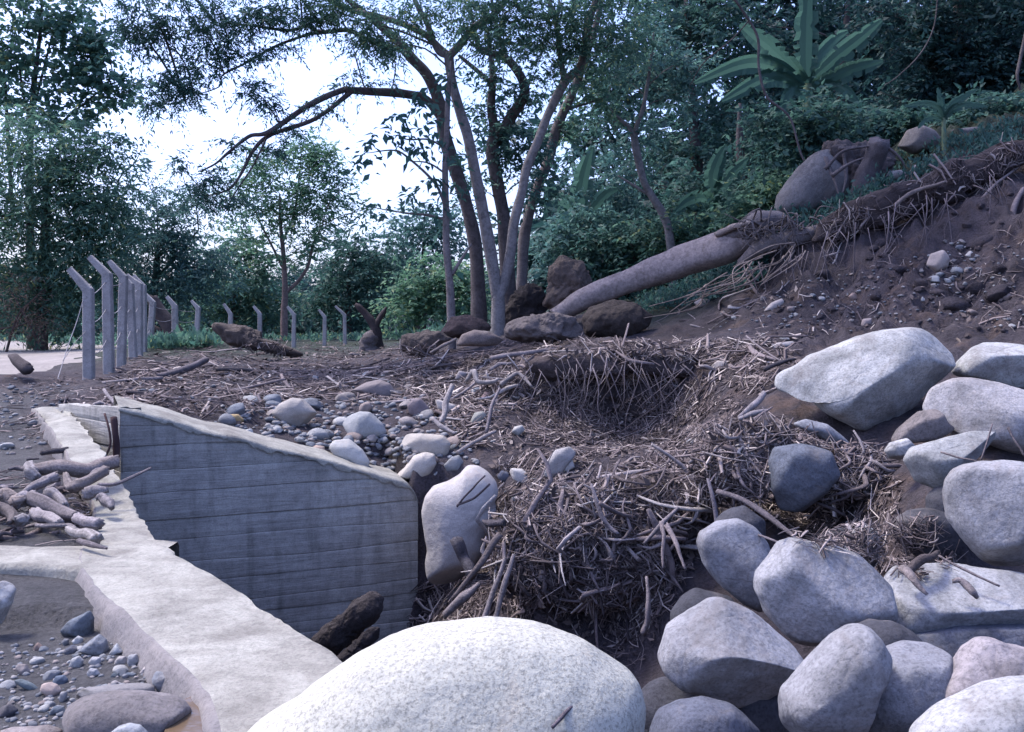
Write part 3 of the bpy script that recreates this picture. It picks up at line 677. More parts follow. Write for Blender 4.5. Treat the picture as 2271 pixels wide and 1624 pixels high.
boulder('boulder', 'largest pale boulder at the foot of the slope with a bright left face', C6([(720,1010),(715,900),(760,870),(850,855),(930,790),(1050,740),(1150,690),(1350,630),(1550,605),(1700,595),(1800,650),(1900,760),(1860,850),(1780,930),(1700,1000),(1640,1100),(1520,1200),(1380,1270),(1280,1260),(1150,1210),(1020,1140),(920,1030),(800,1030)]), 9.4, (0.52,.52,.51), 0.95, seed=15, res=5, rough=0.03, cuts=[(-.45,-.68,.58,.56),(.3,-.8,-.52,.55),(.55,-.5,.66,.68)], facets=3)
boulder('boulder', 'white-topped boulder at the right edge behind the broad boulder', C6([(1830,900),(1870,830),(1960,730),(2050,685),(2271,700),(2450,760),(2480,900),(2400,1000),(2271,1000),(2100,970)]), 9.6, (0.55,.55,.54), 0.9, seed=16, cuts=[(0,-.9,-.4,.62),(0,-.35,.93,.7)], facets=3)
boulder('boulder', 'broad pale pinkish boulder at the right edge below the white-topped one', C6([(1660,1130),(1700,990),(1850,920),(1960,915),(2100,940),(2271,1000),(2500,1060),(2600,1250),(2500,1420),(2271,1430),(2150,1380),(2000,1330),(1870,1300),(1780,1240)]), 8.3, (0.47,.45,.45), 0.95, seed=17, res=5, cuts=[(-.7,-.7,.1,.7),(.1,-.6,.8,.7)], facets=3)
boulder('boulder', 'flat brownish rock wedged below the largest pale boulder', C6([(1480,1250),(1620,1130),(1740,1110),(1780,1190),(1840,1240),(1700,1320),(1560,1330),(1430,1330)]), 8.2, (0.27,.235,.225), 0.8, seed=18, facets=6)
boulder('boulder', 'small white angular rock below the flat brownish rock', C6([(1395,1380),(1430,1330),(1540,1300),(1590,1360),(1540,1440),(1430,1440)]), 7.7, (0.5,.49,.48), 0.8, seed=19, facets=6)
boulder('boulder', 'blue-grey slab poking out of the debris below the largest pale boulder', C6([(660,1320),(680,1250),(740,1235),(800,1280),(860,1340),(760,1400),(680,1400)]), 8.6, GB, 0.8, seed=20, facets=7)
boulder('boulder', 'flat grey slab lying at the foot of the largest pale boulder', C6([(810,1210),(900,1180),(1030,1210),(1120,1280),(1190,1350),(1100,1350),(960,1290)]), 8.5, (0.30,.305,.33), 0.9, seed=21, mat=ROCKB, facets=3)
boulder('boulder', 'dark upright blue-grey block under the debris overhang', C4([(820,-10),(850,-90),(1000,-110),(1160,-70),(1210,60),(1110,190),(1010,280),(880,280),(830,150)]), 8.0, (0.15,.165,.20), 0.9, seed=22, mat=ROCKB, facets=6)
boulder('boulder', 'tall smooth cream boulder standing against the end of the wing wall', C3([(240,690),(270,560),(330,480),(450,440),(570,370),(600,305),(700,310),(780,360),(850,450),(870,540),(830,600),(850,680),(800,760),(750,900),(740,1000),(690,1100),(610,1200),(500,1290),(400,1320),(330,1310),(280,1220),(265,1100),(285,1000),(265,850)]), 10.25, (0.56,.52,.49), 0.75, seed=23, res=5, rough=0.015, mat=ROCKS, facets=2)

for k, (cx, cy, rx, ry, d, lab) in enumerate([  # added filler boulders; their dark colour stands in for shade in the gaps
 (1570,1400,90,90,6.0,'filler boulder coloured as shade in the gap between the wedge-shaped and the shaded boulder'),
 (1490,1590,90,90,4.9,'filler boulder coloured as shade deep in the gap right of the white foreground boulder'),
 (1690,1600,70,70,4.75,'filler boulder coloured as shade low between the wedge-shaped and the leaning boulder'),
 (1960,1450,110,70,4.9,'filler rock coloured as shade in the gap above the round greyer boulder'),
 (1880,1230,70,60,6.7,'filler boulder coloured as shade under the debris overhang left of the small bright rock'),
 (2060,1180,80,60,6.9,'filler rock coloured as shade behind the scattered roots on the ledge'),
 (1640,1180,60,60,7.1,'filler rock coloured as shade behind the shaded grey boulder'),
 (2120,1130,70,60,7.0,'filler rock coloured as shade in the hollow left of the hollowed boulder')]):
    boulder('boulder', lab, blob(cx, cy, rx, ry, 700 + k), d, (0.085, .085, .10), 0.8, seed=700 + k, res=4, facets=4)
ST = [  # terrace stones: outline, colour, label
 (C5([(180,1050),(290,980),(380,960),(450,990),(490,1050),(470,1085),(390,1095),(300,1080),(240,1070)]), (0.30,.255,.25), 'broad dull reddish-grey stone half sunk at the top of the gravel'),
 (C5([(560,1130),(600,1090),(650,1085),(710,1150),(700,1200),(640,1215),(580,1190)]), (0.24,.20,.21), 'round purple-grey stone at the foot of the bank'),
 (C5([(730,1100),(770,1095),(880,1130),(885,1175),(840,1190),(760,1150)]), (0.48,.44,.41), 'flat cream stone behind the leaning stick'),
 (C5([(130,1260),(150,1210),(250,1170),(320,1175),(400,1250),(430,1310),(390,1340),(280,1360),(190,1330)]), (0.42,.425,.42), 'big pale grey rounded stone in the middle of the gravel'),
 (C5([(55,1400),(80,1360),(180,1350),(270,1420),(320,1500),(300,1560),(200,1510),(80,1460)]), (0.52,.51,.48), 'whitish sloping stone just above the wing wall top'),
 (C5([(510,1390),(540,1320),(650,1315),(800,1330),(845,1380),(830,1450),(780,1485),(700,1460),(640,1460),(560,1445)]), GC, 'long cream stone with an angular right end above the egg-shaped stone'),
 (C5([(475,1590),(540,1540),(600,1460),(680,1435),(740,1450),(757,1510),(720,1575),(650,1630),(560,1625)]), (0.58,.53,.47), 'smooth cream egg-shaped stone resting at the wall corner'),
 (C5([(800,1520),(850,1470),(900,1455),(930,1500),(910,1560),(860,1590),(820,1560)]), (0.35,.355,.36), 'grey cobble on top of the tall cream boulder'),
 (C5([(970,1240),(1000,1180),(1060,1170),(1080,1200),(1040,1250),(980,1265)]), (0.38,.37,.33), 'oval greenish-grey cobble right of the leaning sticks'),
 (C5([(1240,1310),(1260,1270),(1310,1260),(1330,1290),(1290,1335)]), (0.48,.46,.43), 'small pale cobble alone on the soil below the bank'),
 (C5([(1450,1590),(1465,1500),(1530,1420),(1620,1400),(1665,1440),(1620,1510),(1560,1590),(1490,1610)]), (0.38,.36,.35), 'arched grey stone sticking up out of the debris heap'),
 (C5([(1550,1545),(1580,1490),(1640,1490),(1655,1540),(1600,1580)]), (0.58,.54,.5), 'small white stone against the arched grey stone'),
 (C3([(940,360),(970,330),(1060,340),(1150,400),(1210,460),(1120,475),(1060,465),(990,430)]), (0.56,.53,.5), 'long white cobble on the edge of the debris heap'),
 (C3([(850,400),(890,350),(950,365),(985,420),(950,455),(890,440)]), GB, 'dark cobble beside the long white cobble'),
 (C3([(1280,810),(1330,765),(1420,765),(1490,810),(1450,860),(1380,870),(1300,850)]), (0.42,.40,.38), 'smooth grey cobble on the face of the debris heap'),
 (C3([(1410,940),(1500,895),(1565,960),(1500,1000),(1440,990)]), (0.5,.48,.46), 'white angular stone below the smooth cobble on the heap'),
 (CA([(1770,1180),(1820,1120),(1900,1085),(1970,1090),(2070,1190),(2020,1250),(1920,1285),(1830,1245)]), (0.46,.42,.38), 'large tan boulder on the gravel above the wing wall'),
 (CA([(1440,1220),(1470,1190),(1550,1190),(1590,1230),(1550,1262),(1470,1258)]), (0.46,.34,.18), 'small ochre yellow stone left of the large tan boulder'),
 (CA([(1560,1330),(1590,1290),(1640,1285),(1650,1320),(1610,1350)]), (0.5,.5,.49), 'small white stone below the ochre stone'),
 (CA([(1690,1390),(1720,1330),(1780,1320),(1790,1350),(1740,1400)]), (0.28,.275,.28), 'grey upright stone just above the wall top'),
 (CA([(2010,1420),(2050,1390),(2110,1400),(2120,1440),(2060,1465)]), (0.47,.36,.30), 'orange-tan stone between the gravel and the whitish stone'),
 (C3([(285,440),(320,350),(365,320),(375,370),(340,430)]), (0.44,.44,.43), 'thin grey stone wedged between the egg-shaped stone and the cobble'),
 (C3([(365,420),(400,375),(460,390),(465,425),(400,440)]), (0.45,.42,.4), 'small flat stone on the crown of the tall cream boulder'),
 (C5([(870,960),(900,905),(945,915),(950,945),(900,965)]), (0.42,.37,.36), 'pinkish stone on the bank among the bleached roots'),
 (C5([(1040,1080),(1070,1040),(1120,1045),(1130,1090),(1080,1115)]), (0.36,.26,.25), 'reddish stone in the bank behind the leaning sticks'),
 (C6([(300,850),(340,815),(440,810),(450,840),(400,870),(340,875)]), (0.44,.39,.36), 'flat tan stone lying on the bank edge above the hanging roots'),
 (C6([(660,735),(720,700),(820,690),(855,720),(800,745)]), (0.46,.42,.41), 'long pale stone at the foot of the slope'),
 (C6([(630,505),(680,450),(750,420),(765,450),(700,500)]), (0.45,.40,.38), 'long tan stone on the lower slope under the root fringe'),
 (C6([(190,450),(240,420),(300,430),(300,470),(230,480)]), (0.44,.38,.36), 'tan stone beside the grass at the foot of the slope'),
 (C6([(1660,210),(1690,140),(1760,115),(1800,160),(1785,230),(1720,260)]), (0.42,.36,.33), 'pinkish rock set in the face of the slope'),
 (C6([(1900,150),(1930,120),(1975,150),(1970,180),(1930,170)]), (0.5,.48,.46), 'small white stone on the slope right of the pinkish rock'),
 (C6([(1165,410),(1190,385),(1235,400),(1230,435),(1185,435)]), (0.40,.30,.26), 'small reddish stone on the lower slope'),
 (C6([(1610,445),(1630,410),(1655,430),(1640,455)]), (0.55,.55,.55), 'tiny white triangular stone on the slope above the largest boulder'),
 (C6([(1245,590),(1260,550),(1310,545),(1310,585),(1270,600)]), (0.40,.33,.31), 'pinkish cobble on the slope just above the largest boulder'),
]
for k, (ol, col, lab) in enumerate(ST):
    a = np.array(ol); bx = a[:, 0].mean(); by = a[:, 1].max()
    h = hit(bx, by)
    size = (a[:, 0].max() - a[:, 0].min()) / FOC * h[1]
    big = size > 0.35
    boulder('cobble_stone' if not big else 'boulder', lab, ol, h[1] + size * 0.30, col, 0.8, seed=40 + k, res=4 if big else 3, mat=ROCKS, cat='stone', facets=3, rough=0.02)

# boulders on the hillside
HB = [
 (CH([(705,1330),(725,1230),(790,1130),(850,1060),(950,965),(1080,930),(1160,950),(1180,1100),(1150,1290),(1020,1340),(860,1375),(740,1370)]), 16.9, (0.22,.21,.215), 'big grey boulder on the slope under the torn root mass'),
 (CH([(1480,920),(1540,820),(1620,795),(1720,830),(1770,890),(1720,950),(1580,970)]), 17.4, (0.22,.20,.20), 'rounded grey boulder on the ridge left of the young banana plant'),
 (CH([(1780,890),(1800,820),(1900,810),(2020,795),(2060,820),(1990,880),(1850,910)]), 17.2, (0.19,.18,.185), 'long low grey boulder on the ridge right of the young banana plant'),
 (CH([(1390,1130),(1420,1080),(1500,1070),(1550,1100),(1500,1140)]), 16.2, (0.36,.34,.33), 'small pale stone on the ridge beside the snapped stump'),
 (CH([(1550,1080),(1590,1035),(1640,1045),(1640,1080),(1590,1095)]), 16.3, (0.34,.32,.32), 'second pale stone on the ridge, nearer the young banana plant'),
]
for k, (ol, d, col, lab) in enumerate(HB):
    boulder('hillside_boulder', lab, ol, d, col, 0.85, seed=90 + k, res=4, cat='boulder', facets=2)

# stones of the gravel corner, bottom left
LB = [
 (CB([(480,1600),(560,1420),(700,1330),(900,1290),(1200,1290),(1450,1310),(1600,1350),(1700,1450),(1760,1560),(1770,1680),(1600,1850),(700,1850)]), 3.3, (0.30,.27,.265), 'brown speckled boulder at the bottom left beside the puddle', ROCK, 5),
 (CB([(500,740),(560,690),(620,620),(800,530),(840,600),(835,740),(780,775),(660,750),(560,750)]), 0, (0.22,.245,.28), 'blue-grey wedge stone standing at the crack in the sand', ROCKB, 4),
 (CB([(700,900),(760,830),(880,740),(950,790),(985,920),(900,940),(780,935)]), 0, (0.27,.285,.31), 'blue-grey triangular stone in the middle of the corner gravel', ROCK, 4),
 (CB([(985,915),(1050,820),(1110,900),(1040,945)]), 0, (0.52,.53,.53), 'small white pyramid stone in the corner gravel', ROCK, 3),
 (CB([(1370,1140),(1400,1080),(1520,1085),(1572,1180),(1540,1240),(1440,1290),(1400,1220)]), 0, (0.29,.30,.32), 'grey block stone against the foot of the crest wall', ROCK, 4),
 (CB([(290,905),(330,810),(385,850),(375,905)]), 0, (0.28,.20,.17), 'small reddish-brown stone in the corner gravel', ROCK, 3),
 (CB([(565,890),(650,835),(715,870),(690,910),(600,935)]), 0, GB, 'dark stone touching the triangular stone', ROCK, 3),
 (CB([(620,1040),(650,960),(710,935),(750,980),(740,1040),(670,1060)]), 0, (0.42,.42,.42), 'pale rounded stone below the triangular stone', ROCKS, 3),
 (CB([(800,990),(830,945),(900,950),(915,1010),(860,1040),(820,1020)]), 0, (0.46,.45,.45), 'pale lumpy stone right of the rounded one', ROCKS, 3),
 (CB([(780,1090),(810,1050),(870,1055),(900,1100),(850,1135),(800,1120)]), 0, (0.40,.40,.41), 'oval grey stone half buried in the wet sand', ROCKS, 3),
 (CB([(470,1180),(500,1120),(570,1110),(610,1150),(600,1200),(530,1205)]), 0, (0.14,.17,.22), 'dark blue rounded stone in the corner gravel', ROCKS, 3),
 (CB([(365,1240),(380,1190),(450,1175),(510,1200),(550,1250),(530,1310),(480,1310),(430,1290)]), 0, (0.50,.40,.35), 'pink stone in the corner gravel', ROCKS, 3),
 (CB([(100,1170),(180,1145),(290,1190),(350,1240),(320,1265),(200,1215)]), 0, (0.19,.23,.25), 'long blue-green flat stone in the corner gravel', ROCKB, 3),
 (CB([(530,1340),(550,1260),(600,1260),(600,1330),(565,1370)]), 0, (0.40,.39,.39), 'upright grey stone beside the pink stone', ROCKS, 3),
 (CB([(440,1460),(480,1390),(560,1400),(600,1440),(540,1490),(460,1500)]), 0, (0.17,.20,.24), 'dark angular stone left of the brown speckled boulder', ROCK, 3),
 (CB([(-40,1480),(0,1400),(80,1370),(160,1430),(150,1480),(60,1510)]), 0, GD, 'black stone at the left edge', ROCK, 3),
 (CB([(140,1060),(160,1010),(230,1015),(270,1080),(250,1120),(190,1120)]), 0, (0.42,.36,.34), 'pinkish grey stone near the left edge of the gravel', ROCK, 3),
 (CB([(1030,1010),(1060,940),(1130,940),(1160,1000),(1100,1030)]), 0, (0.40,.37,.35), 'tan stone leaning on a grey stone near the crest wall', ROCKS, 3),
 (CB([(1150,1000),(1160,930),(1230,920),(1260,980),(1230,1040),(1170,1040)]), 0, (0.36,.36,.37), 'grey stone right of the leaning tan stone', ROCKS, 3),
 (CB([(1275,1000),(1320,965),(1390,970),(1420,1000),(1350,1020)]), 0, (0.42,.42,.43), 'flat pale stone near the crest wall', ROCKS, 3),
 (CB([(1260,1090),(1300,1030),(1340,1050),(1340,1090),(1290,1110)]), 0, (0.52,.46,.43), 'small cream stone below the flat pale stone', ROCKS, 3),
 (CB([(1330,1070),(1380,1025),(1470,1035),(1480,1085),(1390,1100)]), 0, (0.42,.43,.43), 'grey stone on top of the block stone', ROCKS, 3),
 (CB([(985,1150),(1010,1095),(1080,1085),(1085,1120),(1030,1155)]), 0, (0.10,.12,.14), 'small black wet stone in the sand', ROCKS, 3),
 (CB([(1090,1120),(1150,1085),(1240,1100),(1200,1140),(1120,1145)]), 0, (0.15,.18,.22), 'flat dark wet stone in the sand', ROCKS, 3),
 (CB([(640,810),(700,755),(750,780),(740,830),(680,840)]), 0, (0.52,.52,.51), 'small white stone behind the triangular stone', ROCK, 3),
 (CB([(545,820),(580,780),(620,785),(620,830),(580,850)]), 0, (0.30,.32,.35), 'small blue-grey stone below the wedge stone', ROCK, 3),
 (CB([(1140,815),(1170,780),(1210,790),(1200,830),(1160,835)]), 0, (0.28,.26,.26), 'small dark stone on the wall foot', ROCK, 3),
 (CB([(940,770),(980,715),(1050,730),(1060,775),(990,790)]), 0, (0.38,.37,.37), 'grey stone behind the white pyramid stone', ROCK, 3),
 (CB([(620,1330),(700,1240),(900,1220),(1200,1190),(1380,1200),(1400,1290),(1200,1310),(900,1300)]), 3.75, (0.29,.275,.27), 'long low sand-coated slab behind the brown speckled boulder', ROCKS, 4),
 (CB([(-60,1640),(60,1600),(250,1590),(420,1570),(560,1620),(500,1760),(0,1760)]), 3.25, (0.46,.40,.38), 'pale pinkish rock cut by the bottom edge at the left', ROCK, 4),
 (CB([(980,1640),(1060,1580),(1160,1550),(1260,1570),(1330,1640),(1250,1740),(1050,1740)]), 3.0, (0.42,.43,.44), 'light grey stone at the bottom edge in front of the brown boulder', ROCK, 4),
 (CB([(-120,560),(-60,300),(20,255),(90,280),(125,340),(95,470),(40,580),(0,660),(-80,680)]), 4.6, (0.54,.52,.50), 'white ridged rock at the left edge on the sand', ROCKB, 4),
]
for k, (ol, d, col, lab, mt, rs) in enumerate(LB):
    a = np.array(ol); h = hit(a[:, 0].mean(), a[:, 1].max()); size = (a[:, 0].max() - a[:, 0].min()) / FOC * 4
    if d == 0: d = h[1] + size * 0.3
    boulder('stone' if rs < 5 else 'boulder', lab, ol, d, col, 0.8, seed=120 + k, res=rs, mat=mt, cat='stone', facets=5 if mt is not ROCKS else 2, rough=0.025)

# ---- strewn stones: alike, so they share a label within their patch
rng = np.random.RandomState(77)
STONE_ME = []
for k in range(8):
    n, F = ico(2); p = n * np.array([1, rng.uniform(.65, .95), rng.uniform(.45, .75)])
    for q in range(6):
        v = rng.normal(size=3); v /= np.linalg.norm(v); hh = p @ v; ov = np.maximum(hh - hh.max() * rng.uniform(.65, .9), 0); p = p - v * ov[:, None] * .9
    p = p + n * 0.06 * fbm(n * 1.5 + k * 5, 3, k)[:, None]
    me_o = mesh_obj('stone_shape', p * 0.5, F, ROCKS); me = me_o.data; bpy.data.objects.remove(me_o); STONE_ME.append(me)
COLS = [(0.33,.335,.35),(0.27,.28,.30),(0.42,.42,.42),(0.22,.235,.26),(0.36,.32,.30),(0.48,.47,.45),(0.33,.27,.245),(0.30,.285,.28)]
CNAM = ['grey', 'dark grey', 'pale grey', 'dark bluish', 'tan', 'whitish', 'reddish', 'brownish grey']
MARKS = [(654,917,'large tan boulder'),(805,946,'big pale grey rounded stone'),(770,1000,'whitish sloping stone'),(515,930,'ochre yellow stone'),(940,985,'long cream stone'),(928,905,'purple-grey stone'),(990,905,'flat cream stone'),
 (825,862,'broad reddish-grey stone'),(925,1035,'egg-shaped stone'),(1240,1020,'arched grey stone'),(1165,1055,'long white cobble'),(1250,1170,'smooth grey cobble on the heap'),(1150,955,'small pale cobble'),
 (172,1382,'blue-grey wedge stone'),(210,1430,'triangular stone'),(360,1510,'grey block stone'),(82,1437,'reddish-brown stone'),(135,1510,'dark blue rounded stone'),(112,1530,'pink stone'),(55,1515,'blue-green flat stone'),(20,1580,'black stone'),(275,1590,'brown speckled boulder'),(208,1490,'oval half-buried stone'),(52,1485,'pinkish grey stone'),
 (2080,580,'pinkish rock in the slope'),(1920,800,'largest pale boulder'),(1740,765,'long pale stone'),(1715,675,'long tan stone on the slope'),(1880,660,'small reddish stone of the slope'),(2045,667,'tiny white triangular stone'),(1925,715,'pinkish cobble of the slope'),(1560,672,'tan stone beside the grass'),(2200,770,'white-topped boulder'),
 (570,750,'broken log'),(820,720,'forked stump'),(930,760,'shaggy root ball'),(200,760,'first fence post'),(240,760,'second fence post'),(720,740,'thin far fence posts')]
def where(px, py):
    m = min(MARKS, key=lambda q: math.hypot(q[0] - px, (q[1] - py) * 1.3)); dx = px - m[0]; dy = py - m[1]
    r = ('right of' if dx > 0 else 'left of') if abs(dx) > abs(dy) * 1.2 else ('below' if dy > 0 else 'above')
    near = math.hypot(dx, dy)
    return ('just ' if near < 45 else 'well ' if near > 140 else '') + r + ' the ' + m[2]
USED = set()
def unique(base, px, py):
    cand = []
    for m in sorted(MARKS, key=lambda q: math.hypot(q[0] - px, (q[1] - py) * 1.3))[:14]:
        dx = px - m[0]; dy = py - m[1]; near = math.hypot(dx, dy)
        r = ('right of' if dx > 0 else 'left of') if abs(dx) > abs(dy) * 1.2 else ('below' if dy > 0 else 'above')
        l = base + ' ' + ('just ' if near < 45 else 'well ' if near > 140 else '') + r + ' the ' + m[2]
        if len(l.split()) <= 16: cand.append(l)
    for l in cand:
        if l not in USED: USED.add(l); return l
    return cand[0]
_buf = {}
def sample(pg, rng):
    """random point inside a polygon, drawn in batches"""
    key = (id(rng), len(pg), float(np.sum(pg[0])), float(np.sum(pg[-1])))
    b = _buf.get(key)
    if not b:
        b = []
        while not b:
            q = rng.uniform(pg.min(0), pg.max(0), (4000, 2)); b = q[inside(q, pg)].tolist()
        _buf[key] = b
    return b.pop()
def in_poly(px, py, pg): return bool(inside(np.array([[px, py]], float), np.array(pg, float))[0])
def strew(name, label, group, cat, pg, n, smin, smax, rng, sink=0.25):
    pg = np.array(pg, float); lo = pg.min(0); hi = pg.max(0); c = 0; tries = 0
    while c < n and tries < n * 20:
        tries += 1
        px, py = sample(pg, rng)
        h = hit(px, py)
        if h is None: continue
        s = smin * (smax / smin) ** (rng.uniform() ** 2.2)
        o = bpy.data.objects.new(name, STONE_ME[rng.randint(8)]); COL.objects.link(o)
        o.location = (h[0], h[1], h[2] + s * (0.3 - sink)); o.scale = (s, s, s); o.rotation_euler = (rng.uniform(-.4, .4), rng.uniform(-.4, .4), rng.uniform(0, 6.3))
        ck = rng.randint(len(COLS)); cl = np.array(COLS[ck]) * K * rng.uniform(.85, 1.15); o.color = (*cl, 1)
        sz = 'tiny' if s < smin * 1.25 else 'small' if s < smin * 2.2 else 'larger'
        tag(o, unique(f'{sz} {CNAM[ck]} {label}', px, py), cat, group); c += 1
GRAV = [(470,935),(560,890),(680,900),(800,880),(960,890),(1020,960),(1060,1030),(1000,1020),(880,1060),(780,1020),(640,975),(540,955)]
strew('gravel_stone', 'gravel stone', 'stones of the gravel behind the wing wall', 'stone', GRAV, 120, 0.08, 0.32, rng)
CORN = [(0,1440),(120,1420),(250,1430),(330,1450),(390,1530),(380,1570),(200,1580),(100,1624),(0,1624)]
strew('corner_stone', 'corner gravel stone', 'stones of the gravel corner', 'stone', CORN, 75, 0.02, 0.085, rng)
SLOPE = [(1560,720),(1700,640),(1900,600),(2100,560),(2270,540),(2270,740),(2140,740),(2050,720),(1880,740),(1700,770)]
strew('slope_stone', 'slope stone', 'stones on the bare slope', 'stone', SLOPE, 60, 0.04, 0.15, rng, .34)
PATCH = [(2040,590),(2090,540),(2160,510),(2180,560),(2150,640),(2080,640)]
strew('rubble_stone', 'rubble stone', 'rubble in the slope pocket', 'stone', PATCH, 24, 0.06, 0.22, rng, .3)
TERR = [(250,860),(450,790),(700,785),(950,800),(1150,850),(1100,1000),(1000,880),(700,880),(450,920),(300,900)]
strew('terrace_stone', 'terrace stone', 'stones on the terrace', 'stone', TERR, 70, 0.05, 0.2, rng)
HEAPS = [(1100,1040),(1400,960),(1650,960),(1600,1150),(1450,1300),(1200,1300),(1100,1150)]
strew('berm_stone', 'stone on the berm', 'stones on the left berm', 'stone', [(0,850),(120,850),(190,950),(100,1000),(0,1000)], 14, 0.05, 0.22, rng)
strew('heap_stone', 'heap stone', 'stones in the debris heap', 'stone', HEAPS, 45, 0.04, 0.13, rng)
SOILC = [(0.075,.060,.060),(0.095,.075,.07),(0.06,.05,.052)]
_c, _n = COLS, CNAM
COLS, CNAM = [tuple(q / K for q in c_) for c_ in SOILC], ['dark earth', 'brown earth', 'blackish earth']
strew('soil_clod', 'clod', 'earth clods on the slope', 'clod', [(1700,640),(1900,560),(2100,470),(2270,400),(2270,740),(2140,740),(2050,715),(1880,735),(1700,760)], 60, 0.10, 0.45, rng, .42)
for o in bpy.data.objects:
    if o.name.startswith('soil_clod'):
        if 'soil_clod' not in bpy.data.meshes: pass
        o.material_slots[0].link = 'OBJECT'; o.material_slots[0].material = GROUND
COLS, CNAM = _c, _n
# finer gravel: nobody could count it
def pebbles(name, label, zones, rng):
    vs = []; fs = []; cnt = 0; n1, F1 = ico(1)
    for pg, n, smin, smax in zones:
        pg = np.array(pg, float); lo = pg.min(0); hi = pg.max(0); c = 0
        while c < n:
            px, py = sample(pg, rng)
            c += 1; h = hit(px, py)
            if h is None: continue
            s = rng.uniform(smin, smax) * .5; q = n1 * np.array([s * rng.uniform(.8, 1.4), s, s * .65]) * (1 + .25 * rng.uniform(-1, 1, (len(n1), 1)))
            a = rng.uniform(0, 6.3); ca, sa = math.cos(a), math.sin(a); q = np.stack([q[:, 0] * ca - q[:, 1] * sa, q[:, 0] * sa + q[:, 1] * ca, q[:, 2]], 1)
            vs.append(q + h + np.array([0, 0, s * .2])); fs.append(F1 + cnt); cnt += len(n1)
    o = mesh_obj(name, np.vstack(vs), np.vstack(fs), MATS['pebbles'], smooth=False); tag(o, label, 'gravel', kind='stuff'); return o
m, nt, bs, out = mat_new('pebbles'); g = N(nt, 'ShaderNodeNewGeometry')
nt.links.new(ramp(nt, g.outputs['Random Per Island'], [(0, (0.09,.10,.115)), (.4, (0.165,.168,.178)), (.75, (0.235,.225,.22)), (.9, (0.18,.145,.13)), (1, (0.34,.335,.33))]), bs.inputs['Base Color'])
pebbles('pebble_gravel', 'fine grey pebbles spread over gravel and soil', [(GRAV, 500, .03, .09), (CORN, 260, .008, .03), (SLOPE, 260, .02, .05), (TERR, 300, .02, .06), ([(0,840),(150,840),(200,960),(100,1010),(0,1020)], 120, .02, .06)], np.random.RandomState(5))
# ------------------------------------------------------------------ fence
POSTS = [(197,847,196,645,153,597,16.5),(242,834,238,611,199,570,17.5),(269,806,274,616,242,580,19.2),(295,793,288,633,266,606,21),(308,786,308,633,281,611,22.5),(318,772,317,636,296,612,24),(332,766,339,672,320,650,26.5),
 (388,759,388,680,370,658,27),(436,757,439,684,424,667,29),(511,750,511,697,496,674,31),(576,752,576,697,562,679,32),(651,766,652,699,637,680,33.5),(719,777,720,704,707,687,35.5),(765,772,764,699,743,679,37),(880,745,878,704,868,692,44),(915,742,915,713,906,699,46),(951,738,951,709,943,694,46)]
PLAB = ['nearest concrete fence post with bent arm, at the near end of the row','second fence post, the tallest, with its arm bent left','third fence post from the near end, slightly leaning','fourth fence post, half hidden behind the third','fifth fence post, overlapping the sixth','sixth fence post, just behind the fifth','seventh fence post, shorter, last of the tight row',
 'fence post in front of the dark leaning trunk','fence post between the leaning trunk and the broken log','fence post rising behind the broken log','fence post right of the broken log','fence post below the small round-crowned tree','slim fence post left of the forked stump','slim fence post touching the forked stump','far short fence post behind the shaggy root ball','far short fence post in the light green shrubs','last far fence post left of the slender trunk']
elb = []
for k, (xb, yb, xe, ye, xt, yt, d) in enumerate(POSTS):
    b = P(xb, yb, d); e = P(xe, ye, d); t = P(xt, yt, d); elb.append((b, e))
    g = float(hz(b[0], d)); low = b + (b - e) / (b[2] - e[2] + 1e-9) * 0 ; 
    dirv = (e - b) / np.linalg.norm(e - b); low = b.copy()
    if low[2] > g - 0.3: low = b - dirv * (b[2] - g + 0.3) / max(dirv[2], .5)
    po = empty('fence_post', (low[0], low[1], g), PLAB[k], 'fence post', 'concrete fence posts')
    w = 0.155 if k < 2 else 0.145 if k < 8 else 0.125
    def prism(a, b, w0, w1, seed):
        n = 14; q = a + (b - a) * np.linspace(0, 1, n)[:, None]; ax = (b - a) / np.linalg.norm(b - a)
        sx = np.cross(ax, [0, 1, 0]); sx /= np.linalg.norm(sx); sy = np.cross(ax, sx); V = []
        prof = [(-1,-.8),(-.8,-1),(.8,-1),(1,-.8),(1,.8),(.8,1),(-.8,1),(-1,.8)]
        for i in range(n):
            w_ = (w0 + (w1 - w0) * i / (n - 1)) / 2
            for (pu, pv) in prof: V.append(q[i] + sx * pu * w_ + sy * pv * w_ * .9)
        V = np.array(V); V += 0.004 * np.stack([fbm(V * 6, 2, seed + c) for c in range(3)], 1)
        F = [[i * 8 + j, i * 8 + (j + 1) % 8, (i + 1) * 8 + (j + 1) % 8, (i + 1) * 8 + j] for i in range(n - 1) for j in range(8)]
        F += [list(range(8))[::-1], [(n - 1) * 8 + j for j in range(8)]]
        return V, F
    v, f = prism(low, e + dirv * w * .25, w * 1.08, w, k); mesh_obj('shaft', v, f, CONC_POST, po, smooth=False)
    v, f = prism(e - (t - e) / np.linalg.norm(t - e) * w * .18, t, w * .96, w * .62, k + 50); mesh_obj('arm', v, f, CONC_POST, po, smooth=False)
